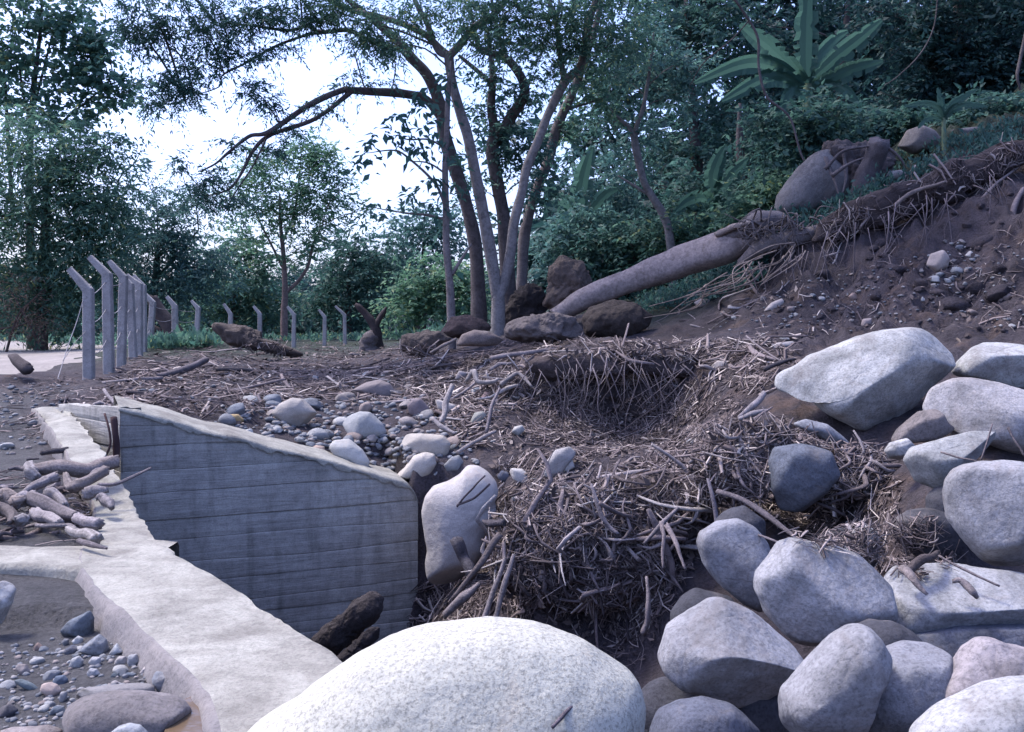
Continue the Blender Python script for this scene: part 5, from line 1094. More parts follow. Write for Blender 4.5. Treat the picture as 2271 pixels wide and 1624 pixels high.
# named single sticks and bleached roots
NAMED = [
 ('pale board-like stick leaning upright on the cobbles below the bank', [(978,938,11.3),(990,895,11.5),(1004,857,11.7)], [.035,.04,.03], (0.47,.40,.35)),
 ('second leaning stick, thin, with a forked top', [(1078,960,11),(1090,900,11.2),(1108,862,11.5)], [.02,.02,.018], (0.33,.27,.25)),
 ('splintered pale stick lying below the leaning sticks', [(960,930,11.2),(980,948,11.1),(1010,962,11)], [.02,.03,.015], (0.46,.39,.34)),
 ('long straight stick pointing up right beside the cream stones', [(1014,1005,10.6),(1055,978,10.8),(1098,955,11)], [.018,.02,.02], (0.36,.30,.26)),
 ('long pale pole lying across the bank top', [(1090,795,14),(1170,783,14.2),(1260,768,14.6)], [.04,.035,.02], (0.33,.27,.245)),
 ('stick slanting from the shaggy root ball', [(955,782,14.7),(985,765,14.7),(1010,752,14.8)], [.02,.025,.02], (0.32,.26,.22)),
 ('bleached curved root on the bank edge, left one', [(1035,845,12.6),(1050,825,12.6),(1060,848,12.5),(1095,848,12.5),(1105,840,12.5)], [.025,.035,.03,.03,.02], (0.42,.36,.31)),
 ('bleached curved root on the bank edge, right one', [(1112,852,12.4),(1130,838,12.4),(1148,830,12.5),(1165,842,12.4),(1180,858,12.3)], [.03,.03,.025,.02,.012], (0.40,.34,.30)),
 ('bleached straight root above the curved ones', [(1085,820,12.8),(1110,808,12.9),(1140,805,12.9)], [.02,.03,.02], (0.36,.30,.27)),
 ('long pale splintered branch rising at the right end of the heap', [(1640,925,9),(1670,900,9),(1698,873,9.1)], [.02,.035,.03], (0.46,.39,.36)),
 ('flat pale splinter below the long branch', [(1640,930,8.9),(1670,918,8.9),(1700,910,8.9)], [.02,.025,.015], (0.42,.36,.33)),
 ('dark stick crossing in front of the largest pale boulder', [(1695,820,10.9),(1730,805,11),(1765,795,11)], [.025,.025,.015], (0.10,.085,.085)),
 ('thin stick leaning on the flat tan stone', [(1655,745,12.2),(1690,775,11.8),(1730,800,11.4)], [.012,.012,.01], (0.28,.23,.21)),
 ('long thin stick along the foot of the slope', [(1648,754,12.4),(1700,748,12.4),(1790,745,12.3)], [.02,.018,.012], (0.22,.17,.15)),
 ('flat broken bamboo strip hanging down the heap', [(1310,1075,8.25),(1325,1120,8.15),(1345,1165,8.1),(1370,1185,8.05)], [.014,.022,.022,.012], (0.30,.255,.25)),
 ('long thick pole slanting from the cream boulder into the heap', [(1000,1330,8.3),(1050,1270,8.3),(1085,1215,8.35),(1110,1185,8.4)], [.02,.026,.03,.03], (0.19,.15,.13)),
 ('wide splintered plank at the left foot of the heap', [(985,1365,8.2),(1030,1325,8.2),(1062,1295,8.25)], [.03,.045,.02], (0.30,.245,.215)),
 ('straight stalk in the heap pointing up, left one', [(1070,1380,7.9),(1095,1310,8),(1120,1240,8.1)], [.022,.022,.016], (0.33,.275,.25)),
 ('straight stalk in the heap pointing up, right one', [(1095,1385,7.9),(1120,1290,8),(1140,1230,8.1)], [.02,.024,.016], (0.36,.30,.27)),
 ('dark blade-like scrap jutting from the heap over the cream boulder', [(1068,1155,8.6),(1090,1162,8.5),(1118,1160,8.4)], [.008,.035,.03], (0.14,.115,.11)),
 ('thin cane lying on the face of the cream boulder', [(1015,1120,9.5),(1050,1105,9.4),(1085,1075,9.3)], [.012,.012,.01], (0.19,.155,.15)),
 ('second thin cane crossing the cream boulder', [(1013,1122,9.5),(1045,1085,9.4),(1075,1055,9.3)], [.01,.01,.008], (0.19,.155,.15)),
 ('pale taproot standing in the pit beside the shaded boulder, left one', [(1470,1260,7),(1471,1190,7.1),(1466,1160,7.2)], [.008,.016,.02], (0.34,.27,.24)),
 ('pale taproot standing in the pit beside the shaded boulder, right one', [(1518,1262,6.9),(1500,1210,7),(1478,1165,7.15)], [.008,.016,.02], (0.34,.27,.24)),
 ('long pale root dangling low in the pit', [(1428,1405,6.9),(1437,1350,6.9),(1434,1280,7.0)], [.022,.022,.01], (0.38,.31,.28)),
 ('ribbed strip hanging at the corner of the debris heap', [(1570,1062,7.9),(1580,1110,7.8),(1588,1160,7.75),(1590,1200,7.7)], [.012,.02,.018,.01], (0.26,.22,.22)),
 ('slanting stalk below the corner of the heap', [(1428,1205,7.8),(1470,1160,7.8),(1505,1125,7.85)], [.012,.018,.015], (0.36,.295,.27)),
 ('long bare branch slanting down over the shaded boulders', [(1590,1090,7.6),(1660,1115,7.4),(1720,1160,7.2),(1770,1195,7.0)], [.02,.022,.02,.01], (0.22,.18,.17)),
 ('thin cane lying across the shaded boulder', [(1600,1165,6.4),(1660,1180,6.2),(1730,1205,6.0)], [.007,.008,.007], (0.33,.27,.25)),
 ('crooked dark root lying on the flat ledge', [(2010,1270,5.5),(2030,1250,5.55),(2060,1238,5.6),(2080,1225,5.7)], [.02,.03,.025,.015], (0.15,.115,.10)),
 ('pale lower end of the crooked root on the ledge', [(2005,1265,5.5),(2025,1285,5.4),(2050,1318,5.35)], [.026,.024,.008], (0.36,.29,.25)),
 ('short pale Y-shaped root on the flat ledge', [(2115,1290,5.4),(2130,1290,5.4),(2150,1310,5.35),(2165,1325,5.35)], [.012,.022,.022,.012], (0.38,.31,.27)),
 ('thin cane slanting across the flat ledge', [(2080,1232,5.6),(2140,1265,5.5),(2215,1300,5.4)], [.007,.008,.006], (0.30,.24,.21)),
 ('thin upright twig in front of the wedge boulder at right', [(2175,1020,6.6),(2190,975,6.6),(2200,940,6.6)], [.006,.006,.004], (0.27,.21,.19)),
 ('thin twig leaning right at the right edge', [(2235,950,6.2),(2255,985,6.1),(2270,1010,6.05)], [.008,.007,.006], (0.12,.10,.10)),
 ('thin tan cane slanting across the wedge boulder at right', [(2085,1003,6.6),(2125,1015,6.55),(2165,1022,6.5)], [.006,.006,.005], (0.32,.25,.21)),
 ('dry curled leaf stalk on the white foreground boulder', [(1225,1612,2.72),(1255,1580,2.78),(1285,1548,2.84)], [.005,.006,.005], (0.20,.16,.16)),
 ('grey pole on the terrace in front of the third fence post', [(350,835,14.5),(400,822,15),(455,800,15.5)], [.05,.055,.05], (0.22,.18,.17)),
 ('dark straight log lying on the terrace below the broken log', [(480,820,15.5),(520,821,15.5),(560,822,15.5)], [.03,.04,.03], (0.12,.10,.095)),
 ('long pale stick lying across the terrace behind the wall', [(240,852,13.5),(300,843,13.8),(360,838,14)], [.02,.03,.02], (0.38,.31,.28)),
 ('short pale stick leaning at the wall top corner', [(230,865,10.8),(250,890,10.5),(272,912,10.2)], [.018,.02,.02], (0.38,.32,.29)),
 ('dark driftwood snag on the berm at the left', [(20,790,14.5),(38,800,14.2),(55,815,14),(75,820,14)], [.03,.07,.09,.04], (0.12,.095,.085)),
 ('pale root rising at the top of the slope', [(2155,485,14.6),(2185,430,14.8),(2230,390,15),(2268,360,15.2)], [.02,.025,.02,.02], (0.30,.24,.21)),
 ('thick bent root hanging at the right edge of the slope', [(2268,420,14.6),(2245,470,14.4),(2250,500,14.3),(2272,545,14.1)], [.03,.06,.04,.03], (0.30,.24,.22)),
 ('curled dry stalk on the slope above the largest boulder', [(2090,735,11.9),(2120,750,11.6),(2130,765,11.4),(2127,790,11.2)], [.012,.014,.01,.006], (0.30,.23,.17)),
]
for k, (lab, pts, rad, col) in enumerate(NAMED):
    log('stick', lab, pts, rad, col, 'root' if 'root' in lab else 'stick', sides=8, n=16, lump=.22, seed=500 + k)
v = None

# hanging roots: each thread a part of its bank
def roots(parent, n, xr, yr, d, ln, rg, rad, col, spread=.3, name='root'):
    for k in range(n):
        x = rg.uniform(*xr); y = np.interp(x, [xr[0], (xr[0] + xr[1]) / 2, xr[1]], yr) + rg.uniform(-10, 25); dd = (d(x) if callable(d) else d) - rg.uniform(0, .25)
        a = P(x, y, dd); L = rg.uniform(*ln); dx = rg.normal() * spread
        pts = [a, a + np.array([dx * L * .4, -rg.uniform(.05, .2), -L * .3]), a + np.array([dx * L * .9 + rg.normal() * .05, -rg.uniform(.05, .25), -L * .75]), a + np.array([dx * L * 1.2, rg.uniform(-.2, .1), -L])]
        r = rad * rg.uniform(.5, 1.6); v, f = tube(np.array(pts), [r, r * .9, r * .7, r * .3], 10, 5, .15, k)
        mesh_obj(name, v, f, WOOD, parent, loc=a, color=tuple(np.array(wc(col)) * rg.uniform(.7, 1.4)))
rg = np.random.RandomState(31)
roots(lip, 60, (1180, 1600), (805, 795, 830), 12.35, (.3, .9), rg, .006, (0.20,.16,.15), .45)
ridge = empty('root_fringe', P(1900, 480, 15.6), 'fringe of bare roots hanging from the torn ridge of the slope', 'roots')
roots(ridge, 45, (1640, 2270), (600, 470, 360), lambda x: np.interp(x, [1640, 1820, 1900, 2270], [15.3, 15.0, 14.75, 14.7]), (.25, 1.2), rg, .008, (0.24,.19,.175), .35)
for k in range(1):
    t0 = rg.uniform(0, .7); t1 = t0 + rg.uniform(.15, .35)
    lx = lambda t: np.interp(t, [0, .4, 1], [1640, 1860, 2275]); ly = lambda t: np.interp(t, [0, .4, 1], [600, 500, 325])
    q = [(lx(t) , ly(t) + rg.uniform(-12, 12), 14.85 - rg.uniform(0, .15)) for t in np.linspace(t0, t1, 5)]
    v, f = tube([P(*a) for a in q], [.03, .035, .03, .015], 20, 6, .25, k); mesh_obj('root', v, f, WOOD, ridge, loc=P(*q[0]), color=(0.20,.16,.145))
for k in range(26):
    x0 = rg.uniform(1560, 1790); y0 = np.interp(x0, [1560, 1790], [640, 540]) + rg.uniform(-15, 20)
    q = [(x0, y0, 15.2), (x0 - rg.uniform(20, 70), y0 + rg.uniform(10, 50), 14.9), (x0 - rg.uniform(60, 150), y0 + rg.uniform(40, 90), 14.7)]
    v, f = tube([P(*a) for a in q], [.013, .010, .004], 14, 5, .2, k); mesh_obj('root', v, f, WOOD, ridge, loc=P(*q[0]), color=tuple(np.array((0.25,.20,.175)) * rg.uniform(.7, 1.3)))

strew_sticks('driftwood_twig', 'driftwood twig', 'driftwood pile on the crest wall', 'driftwood', [(0,1080),(100,1050),(200,1110),(220,1190),(80,1212),(0,1205)], 30, .12, .5, .010, np.random.RandomState(26))
# fine litter of stalks: nobody could count it
def litter(name, label, zones, rg):
    vs = []; fs = []; cnt = 0
    for pg, n, lmin, lmax, r0, down, *rk in zones:
        pg = np.array(pg, float); LO = []; NO = []
        for _ in range(n):
            loc, nor = cast(*sample(pg, rg), bool(rk))
            if loc is not None and loc[1] < 45: LO.append(loc); NO.append(nor)
        LO = np.array(LO); NO = np.array(NO)
        keep = noise3(LO * 2.6, 66) + .6 * noise3(LO * 7, 67) > rg.uniform(-.45, .35, len(LO)); LO = LO[keep]; NO = NO[keep]; m = len(LO)
        t = rg.normal(size=(m, 3)); t -= NO * (t * NO).sum(1)[:, None]; t /= np.linalg.norm(t, axis=1)[:, None] + 1e-9
        dn = (down * rg.uniform(0, 1, m))[:, None]; g_ = np.array([0, 0, -1.]) - NO * (-NO[:, 2])[:, None]; t = t * (1 - dn) + g_ * dn * 1.2
        t /= np.linalg.norm(t, axis=1)[:, None] + 1e-9; t += NO * rg.uniform(-.05, .18, m)[:, None]; t /= np.linalg.norm(t, axis=1)[:, None]
        S = np.cross(t, NO); S /= np.linalg.norm(S, axis=1)[:, None] + 1e-9; U = np.cross(S, t)
        L = lmin * (lmax / lmin) ** (rg.uniform(0, 1, m) ** 1.5); r = r0 * (.4 + 1.4 * rg.uniform(0, 1, m) ** 2.5) * np.where(rg.uniform(0, 1, m) < .08, 1.6, 1)
        wide = rg.choice([1, 1, 1, 1.5, 2.8], m); bend = rg.uniform(-.2, .2, m) * L; C0 = LO + NO * rg.uniform(.005, .05, m)[:, None]
        V = np.empty((m, 3, 3, 3))
        for i, q in enumerate((-.5, 0, .5)):
            mid = C0 + t * (L * q)[:, None] + S * (bend * (1 - 4 * q * q))[:, None]; rr = r * (1 if i < 2 else .5)
            for j, a in enumerate((0, 2.094, 4.189)): V[:, i, j] = mid + (rr * wide * math.cos(a))[:, None] * S + (rr * math.sin(a))[:, None] * U
        vs.append(V.reshape(-1, 3)); base = cnt + np.arange(m) * 9
        for i in range(2):
            for a in range(3): fs.append(base[:, None] + np.array([i * 3 + a, i * 3 + (a + 1) % 3, i * 3 + 3 + (a + 1) % 3, i * 3 + 3 + a]))
        cnt += m * 9
    o = mesh_obj(name, np.vstack(vs), np.vstack(fs), STRAW, smooth=False); tag(o, label, 'litter', kind='stuff')
HANG = [(1090,1240),(1250,1290),(1400,1270),(1500,1230),(1560,1120),(1600,1090),(1590,1180),(1500,1300),(1450,1430),(1400,1480),(1330,1420),(1200,1400),(1060,1400),(940,1390),(1030,1290)]
BANKF = [(1130,880),(1250,830),(1450,820),(1560,820),(1620,880),(1600,940),(1400,950),(1200,960)]
RFT = [(1600,940),(1750,930),(1950,1010),(2000,1080),(1990,1190),(1850,1180),(1700,1160),(1600,1110)]
LEDGE = [(1900,1160),(2090,1150),(2120,1240),(2060,1290),(1960,1270),(1880,1220)]
CRESTL = [(130,830),(230,830),(260,930),(160,925),(90,890)]
litter('stalk_litter', 'fine brown litter of broken stalks and fibres over the debris', [
 (HEAPZ, 11000, .05, .45, .0048, .15), (HANG, 2600, .08, .45, .005, .8), (TERRZ, 6500, .1, .6, .007, 0), (BANKT, 2600, .1, .5, .006, 0), (BANKF, 2200, .08, .6, .0045, .5), ([(1110,930),(1640,890),(1660,980),(1400,1010),(1100,1050)], 2600, .06, .5, .0048, .1), ([(890,1310),(1090,1230),(1110,1400),(880,1425)], 900, .06, .35, .005, .4), (RFT, 2200, .06, .4, .0048, .5), (LEDGE, 1500, .04, .26, .0035, .1, 1), ([(1690,1150),(1900,1165),(1900,1215),(1790,1222)], 450, .04, .25, .0035, .2, 1), (CRESTL, 400, .06, .3, .005, .1),
 ([(0,850),(120,840),(220,860),(150,900),(90,980),(0,960)], 260, .06, .3, .005, 0), ([(0,1060),(100,1030),(230,1100),(240,1190),(150,1215),(0,1215)], 700, .04, .3, .004, 0),
 ([(1800,490),(2000,400),(2270,290),(2270,390),(2100,460),(1850,540)], 700, .1, .6, .006, .6), ([(1600,660),(1800,560),(2270,480),(2270,740),(1700,760)], 500, .08, .4, .005, .3)], np.random.RandomState(41))

def flakes(name, label, zones, rg):
    B = []; NN = []
    for pg, n in zones:
        pg = np.array(pg, float)
        for _ in range(n):
            loc, nor = cast(*sample(pg, rg))
            if loc is not None and loc[1] < 40: B.append(loc + nor * rg.uniform(.004, .03)); NN.append(nor)
    B = np.array(B); NN = np.array(NN); n = len(B); D = rg.normal(size=(n, 3)); D -= NN * (D * NN).sum(1)[:, None] * .8; NN = NN + rg.normal(size=(n, 3)) * .35
    L = rg.uniform(.025, .08, n) * (1 + .04 * B[:, 1]); D /= np.linalg.norm(D, axis=1)[:, None]; S = np.cross(D, NN); S /= np.linalg.norm(S, axis=1)[:, None] + 1e-9
    W = L * rg.uniform(.25, .6, n); m = B + D * (L * .5)[:, None]
    v = np.stack([B, m + S * (W / 2)[:, None], B + D * L[:, None] + NN * (L * .15)[:, None], m - S * (W / 2)[:, None]], 1).reshape(-1, 3)
    o = mesh_obj(name, v, np.arange(n * 4).reshape(n, 4), MATS['dead_leaves'], smooth=False); tag(o, label, 'litter', kind='stuff')
flakes('leaf_litter', 'dead leaves and bark flakes matted into the debris', [(HEAPZ, 2600), (HANG, 500), (TERRZ, 2000), (BANKT, 800), (BANKF, 400), (RFT, 500), (SLOPE, 250), (GRAV, 120), ([(1110,930),(1640,890),(1660,980),(1400,1010),(1100,1050)], 600)], np.random.RandomState(51))
# ------------------------------------------------------------------ vegetation
def leaf_quads(base, dirv, nor, L, W):
    """diamond leaves, slightly folded; arrays (n,3)"""
    dirv = dirv / (np.linalg.norm(dirv, axis=1)[:, None] + 1e-9)
    sd_ = np.cross(dirv, nor); sd_ /= np.linalg.norm(sd_, axis=1)[:, None] + 1e-9
    up = np.cross(sd_, dirv)
    m = base + dirv * (L * .45)[:, None]
    v = np.stack([base, m + sd_ * (W / 2)[:, None] + up * (L * .06)[:, None], base + dirv * L[:, None] - up * (L * .12)[:, None], m - sd_ * (W / 2)[:, None] + up * (L * .06)[:, None]], 1).reshape(-1, 3)
    n = len(base); f = np.arange(n * 4).reshape(n, 4)
    return v, f
def foliage(clusters, leaf, rg, twigs=6, nl=9, tl=None, droop=.25, aspect=.45, dens=1.0):
    Bs = []; Ds = []
    for cl in clusters:
        px, py, rx, ry, d, nc = cl[:6]; c = P(px, py, d); rx = rx / FOC * d; ry = ry / FOC * d; rd = cl[6] if len(cl) > 6 else (rx + ry) * .45
        nc = max(3, int(nc * dens)); u = rg.normal(size=(nc, 3)); u /= np.linalg.norm(u, axis=1)[:, None]; rr = np.where(rg.uniform(0, 1, nc) < .22, rg.uniform(1, 1.45, nc), rg.uniform(.15, 1, nc) ** .5)
        cc = c + u * rr[:, None] * np.array([rx, rd, ry])
        t_l = tl if tl else leaf * 4.5
        k = nc * twigs; o = np.repeat(cc, twigs, 0); tv = rg.normal(size=(k, 3)); tv[:, 2] = tv[:, 2] * .6 - droop * .2; tv /= np.linalg.norm(tv, axis=1)[:, None]
        ln = t_l * rg.uniform(.5, 1.3, k)
        s = np.tile(np.linspace(.15, 1, nl), k) + rg.uniform(-.05, .05, k * nl)
        T = np.repeat(tv, nl, 0); Lr = np.repeat(ln, nl)
        pos = np.repeat(o, nl, 0) + T * (s * Lr)[:, None]; pos[:, 2] -= droop * Lr * s ** 2
        side = np.cross(T, np.array([0, 0, 1.])); side *= np.where(np.arange(len(T)) % 2, 1, -1)[:, None]
        dv = T * .55 + side * .9 + rg.normal(size=T.shape) * .35; dv[:, 2] -= droop
        Bs.append(pos); Ds.append(dv)
    B = np.vstack(Bs); D = np.vstack(Ds); n = len(B)
    nor = rg.normal(size=(n, 3)) * .75 + np.array([-.15, -.2, 1.]); L = leaf * rg.uniform(.6, 1.35, n); W = L * aspect * rg.uniform(.8, 1.2, n)
    return leaf_quads(B, D, nor, L, W)
LEAFN = 0
def tree(name, label, base, stems, clusters, leaf, lmat, seed, bark=(0.16,.135,.13), group=None, auto=True, cat='tree', **kw):
    """base (px,py,d); stems: (part name, [(px,py[,d])], radii)"""
    global LEAFN
    rg = np.random.RandomState(seed); bx, by, bd = base; b = P(bx, by, bd); g = float(hz(b[0], b[1])); 
    root = empty(name, (b[0], b[1], min(g, b[2])), label, cat, group)
    trunk_pts = []
    for si, (nm, pts, rad) in enumerate(stems):
        q = [P(p[0], p[1], p[2] if len(p) > 2 else bd) for p in pts]
        if si == 0: q[0][2] = min(q[0][2], float(hz(q[0][0], q[0][1])) - .15)
        v, f = tube(q, rad, max(10, len(q) * 5), 9 if max(rad) > .05 else 6, .10, seed + si, freq=2)
        mesh_obj(nm, v, f, BARK, root, color=bark)
        trunk_pts.append(spline(q, 24))
    if auto and trunk_pts:
        tp = np.vstack(trunk_pts)
        for ci, cl in enumerate(clusters):
            c = P(cl[0], cl[1], cl[4]); dd = np.linalg.norm(tp - c, axis=1) + np.maximum(0, tp[:, 2] - c[2] + .3) * 2.0; a = tp[dd.argmin()]
            L = np.linalg.norm(c - a)
            if L < .25: continue
            mid = (a + c) / 2 + np.array([0, 0, .12 * L]) + rg.normal(size=3) * .06 * L; r = max(.008, min(.05, .014 * L))
            end = c + (c - a) * min(.35, .35)
            v, f = tube([a, mid, c, end], [r * 1.2, r, r * .6, r * .25], 10, 5, .1, ci); mesh_obj('branch', v, f, BARK, root, color=bark)
            for q in range(3):
                e = c + rg.normal(size=3) * np.array([cl[2], (cl[2] + cl[3]) * .4, cl[3]]) / FOC * cl[4] * .7; s0 = mid + (c - mid) * rg.uniform(.2, .9)
                v, f = tube([s0, (s0 + e) / 2 + np.array([0, 0, .05]), e], [r * .5, r * .35, r * .15], 6, 4); mesh_obj('twig', v, f, BARK, root, color=bark)
    if clusters:
        v, f = foliage(clusters, leaf, rg, **kw); LEAFN += len(f)
        mesh_obj('crown', v, f, lmat, root, smooth=False)
    return root

# -- the trees on the terrace
PALE = (0.21, 0.19, 0.185); DRK = (0.10, 0.085, 0.085)
up = lambda d, *c: [(x, y, rx, ry, d, n) for x, y, rx, ry, n in c]
tree('forked_tree', 'pale forked tree with two smooth grey stems in the middle', (1105,745,18),
 [('trunk', [(1105,748),(1105,710),(1104,660),(1100,640)], [.15,.125,.12,.11]),
  ('stem', [(1104,665),(1092,590),(1086,553),(1072,477),(1055,392),(1038,306),(1017,238),(1000,170),(994,119)], [.11,.118,.115,.108,.10,.09,.085,.085]),
  ('stem', [(1104,665),(1120,620),(1133,553),(1140,494),(1157,426),(1167,375),(1188,324),(1215,255),(1252,184),(1287,146),(1297,95),(1307,44),(1321,0),(1335,-80),(1340,-200)], [.10,.095,.09,.085,.08,.08,.08,.075,.07,.06,.05,.03]),
  ('branch', [(996,125),(1020,100),(1052,61),(1096,31),(1123,0),(1160,-60),(1200,-160)], [.075,.07,.06,.05,.03]),
  ('branch', [(996,125),(977,109),(943,78),(902,58),(840,37),(779,24),(728,0),(640,-40)], [.07,.06,.055,.05,.045,.03]),
  ('branch', [(996,125),(970,112),(946,51),(919,0),(880,-100)], [.06,.055,.05,.03]),
  ('branch', [(1252,184),(1244,140),(1239,102),(1229,34),(1215,0),(1190,-90)], [.06,.05,.045,.03])],
 up(17.6, (720,15,80,40,22),(800,45,80,40,18),(870,95,50,35,8),(930,25,90,45,20),(1050,30,80,50,20),(1140,60,70,50,16),(1210,70,60,50,16),(1300,50,80,60,24),(1350,100,70,60,20),(1180,10,100,45,18),(1080,110,50,40,8),(1240,150,50,40,8),
  (700,-70,160,70,18),(950,-90,160,70,20),(1200,-90,160,80,24),(1400,-40,100,60,18),(1050,-220,220,90,24),(1300,-240,180,90,22),(1480,-330,120,90,26),(1640,-400,130,100,34),(1800,-380,120,100,34),(1560,-520,160,90,30),(1920,-330,110,90,26),(1420,-450,110,90,20),(1250,-520,160,90,26),(1100,-430,160,90,20),(1380,-620,160,90,22)) + [(1326,-380,140,80,15.2,36),(1500,-350,120,80,15.6,32),(1110,-430,140,80,14.8,26),(1420,-480,120,70,15.3,26),(1620,-300,120,80,15.8,30),(1700,-420,120,80,16,26)], .10, LF_MID, 1001, PALE, twigs=6, nl=12, droop=.35, aspect=.3)  # high crown clusters on the right, above the frame, added to shade the slope
tree('arching_tree', 'dark tree behind the forked one with long limbs arching far left', (1060,722,19),
 [('trunk', [(1062,725),(1060,650),(1055,553),(1038,470),(1017,398),(997,340),(983,290),(977,238),(949,170),(912,129),(874,85),(823,41),(779,7),(700,-60)], [.16,.14,.135,.13,.13,.13,.12,.11,.10,.085,.07,.055,.03]),
  ('branch', [(980,262),(943,221),(891,208,18.6),(830,204,18.3),(779,201,18),(758,201,18),(688,232,17.7),(596,293,17.3),(552,303,17.2),(504,341,17),(477,364,17),(443,381,17)], [.09,.085,.075,.065,.058,.05,.04,.03,.02,.012]),
  ('branch', [(779,204,18),(758,221,18),(720,250,17.9),(681,272,17.7),(599,300,17.4),(562,334,17.3),(531,392,17.2),(504,422,17.2),(453,436,17.2)], [.045,.042,.04,.038,.03,.022,.01]),
  ('branch', [(596,295,17.4),(575,340,17.2),(560,370,17.2),(520,430,17.2),(500,470,17.2)], [.02,.018,.015,.008]),
  ('branch', [(902,115),(823,92,18.8),(772,68,18.5),(711,72,18.2),(681,58,18),(640,68,17.8),(562,58,17.6),(477,51,17.4)], [.05,.045,.04,.035,.03,.025,.012]),
  ('branch', [(711,74,18.2),(681,78,18),(613,102,17.8),(545,140,17.6),(494,167,17.4),(484,194,17.4),(409,218,17.3)], [.03,.026,.022,.018,.012,.008])],
 [(330,30,60,45,16.8,16),(300,60,40,40,16.8,10),(375,90,50,35,17,12),(430,50,60,45,17,16),(480,35,50,35,17.2,12),(385,180,40,40,17,14),(345,210,25,30,17,8),(440,135,55,30,17.2,14),(540,60,70,35,17.4,14),(590,100,45,35,17.5,8),(600,25,70,30,17.4,12),(660,30,60,30,17.6,8),(500,110,40,30,17.3,9),
  (560,200,30,24,17.3,7),(605,232,24,20,17.3,6),(700,245,26,16,17.7,4),(645,280,24,16,17.5,4),(600,330,24,18,17.3,4),(540,325,26,18,17.2,4),(490,400,30,20,17.1,5),(430,430,34,22,17.1,6),(405,370,26,18,17,4),(520,440,28,20,17.2,5),(830,180,26,16,18.2,3),(760,180,24,14,18,3),(690,55,30,25,17.8,4),(415,215,30,22,17.2,6),(440,400,30,22,17,4),(470,470,40,25,17.2,5),(780,90,40,25,18.2,4),(870,110,30,25,18.5,4),
  (450,-60,150,60,17.2,20),(250,-40,80,60,16.8,12),(650,-80,150,60,17.5,16)], .09, LF_DARK, 1002, DRK, twigs=6, nl=13, droop=.45, aspect=.28)
tree('slender_tree', 'slender straight tree with sparse broad leaves left of the forked tree', (1000,715,17.5),
 [('trunk', [(1002,720),(998,640),(990,553),(989,477),(987,375),(990,306),(994,204),(1000,136)], [.085,.07,.065,.06,.055,.05,.045,.02]),
  ('branch', [(985,450),(963,405),(909,354),(874,334),(813,340)], [.03,.025,.02,.015,.006]), ('branch', [(997,490),(950,478),(902,473),(850,465),(813,456)], [.025,.02,.012,.006]),
  ('branch', [(987,385),(950,362),(909,358)], [.02,.015,.008]), ('branch', [(1002,610),(1020,580),(1045,541)], [.035,.03,.015]), ('branch', [(988,330),(950,310),(905,310),(880,300)], [.02,.015,.01])],
 [(835,310,30,12,17.2,3),(850,285,35,12,17.2,3),(880,270,30,14,17.3,3),(900,300,30,14,17.3,3),(815,345,18,14,17.2,2),(955,275,26,22,17.4,4),(915,325,25,14,17.3,3),(1000,330,24,22,17.5,4),(945,415,32,24,17.4,5),(965,445,22,18,17.4,3),(905,440,28,16,17.3,3),(940,215,30,24,17.4,5),(985,180,26,26,17.4,5),(830,460,30,16,17.2,4),(1015,420,20,25,17.5,3)],
 .17, LF_DARK, 1003, (0.19,.165,.16), auto=False, twigs=3, nl=3, tl=.35, droop=.55, aspect=.45)
tree('crooked_tree', 'dark crooked tree with a bent elbow limb behind the forked tree', (1130,705,19.6),
 [('trunk', [(1135,705),(1125,600),(1120,530),(1116,477),(1103,409),(1092,341),(1096,290),(1089,238),(1092,163),(1080,60)], [.16,.145,.135,.13,.13,.13,.10,.085,.07,.03]),
  ('branch', [(1100,315),(1137,255),(1160,220),(1164,204),(1154,170),(1120,129),(1069,112),(1055,82),(1040,0)], [.11,.105,.10,.095,.09,.075,.06,.045,.02]), ('branch', [(1090,185),(1052,153),(1017,123)], [.05,.045,.03]), ('branch', [(1125,133),(1103,68),(1090,0),(1085,-80)], [.05,.04,.03,.015])],
 up(19.6, (1090,300,35,45,10),(1130,330,50,40,12),(1185,330,45,50,12),(1060,420,30,50,8),(1075,165,35,35,8),(1120,215,35,35,8),(1190,200,40,35,8),(1060,250,22,40,6),(1150,110,50,40,10),(1210,400,40,40,10),(1080,60,60,40,9)), .11, LF_DARK, 1004, DRK, twigs=5, nl=9, droop=.3)
tree('leaning_tree', 'grey stem leaning right behind the right fork of the pale tree', (1160,660,20.4),
 [('trunk', [(1150,690),(1158,600),(1164,511),(1188,426),(1215,358),(1232,290),(1270,204),(1290,153),(1320,60),(1340,-40),(1350,-150)], [.13,.12,.11,.105,.10,.095,.085,.07,.05,.03]), ('branch', [(1250,245),(1300,230),(1350,215)], [.03,.025,.012])],
 up(20.5, (1290,190,50,45,10),(1350,200,60,50,12),(1320,110,60,50,12),(1400,60,80,60,16),(1340,-40,100,60,16),(1250,300,35,35,6)), .11, LF_MID, 1005, (0.15,.13,.13), twigs=6, nl=9)
tree('thin_pale_tree', 'thin pale forked tree at the edge of the jungle right of the middle', (1490,600,21),
 [('trunk', [(1495,600),(1485,530),(1470,477),(1430,409),(1409,341),(1399,290),(1375,266),(1350,240)], [.10,.09,.085,.075,.06,.05,.04,.02]), ('branch', [(1430,409),(1415,340),(1409,290),(1426,238),(1443,136),(1450,60)], [.06,.055,.05,.045,.03,.015]), ('branch', [(1450,440),(1410,415),(1370,390)], [.035,.03,.015])],
 up(21.4, (1380,180,70,60,16),(1340,270,50,40,10),(1450,120,70,60,16),(1480,220,60,50,12),(1420,300,60,40,8),(1530,160,60,60,14),(1400,390,40,25,5)), .12, LF_BLUE, 1006, (0.22,.20,.20), twigs=6, nl=9)

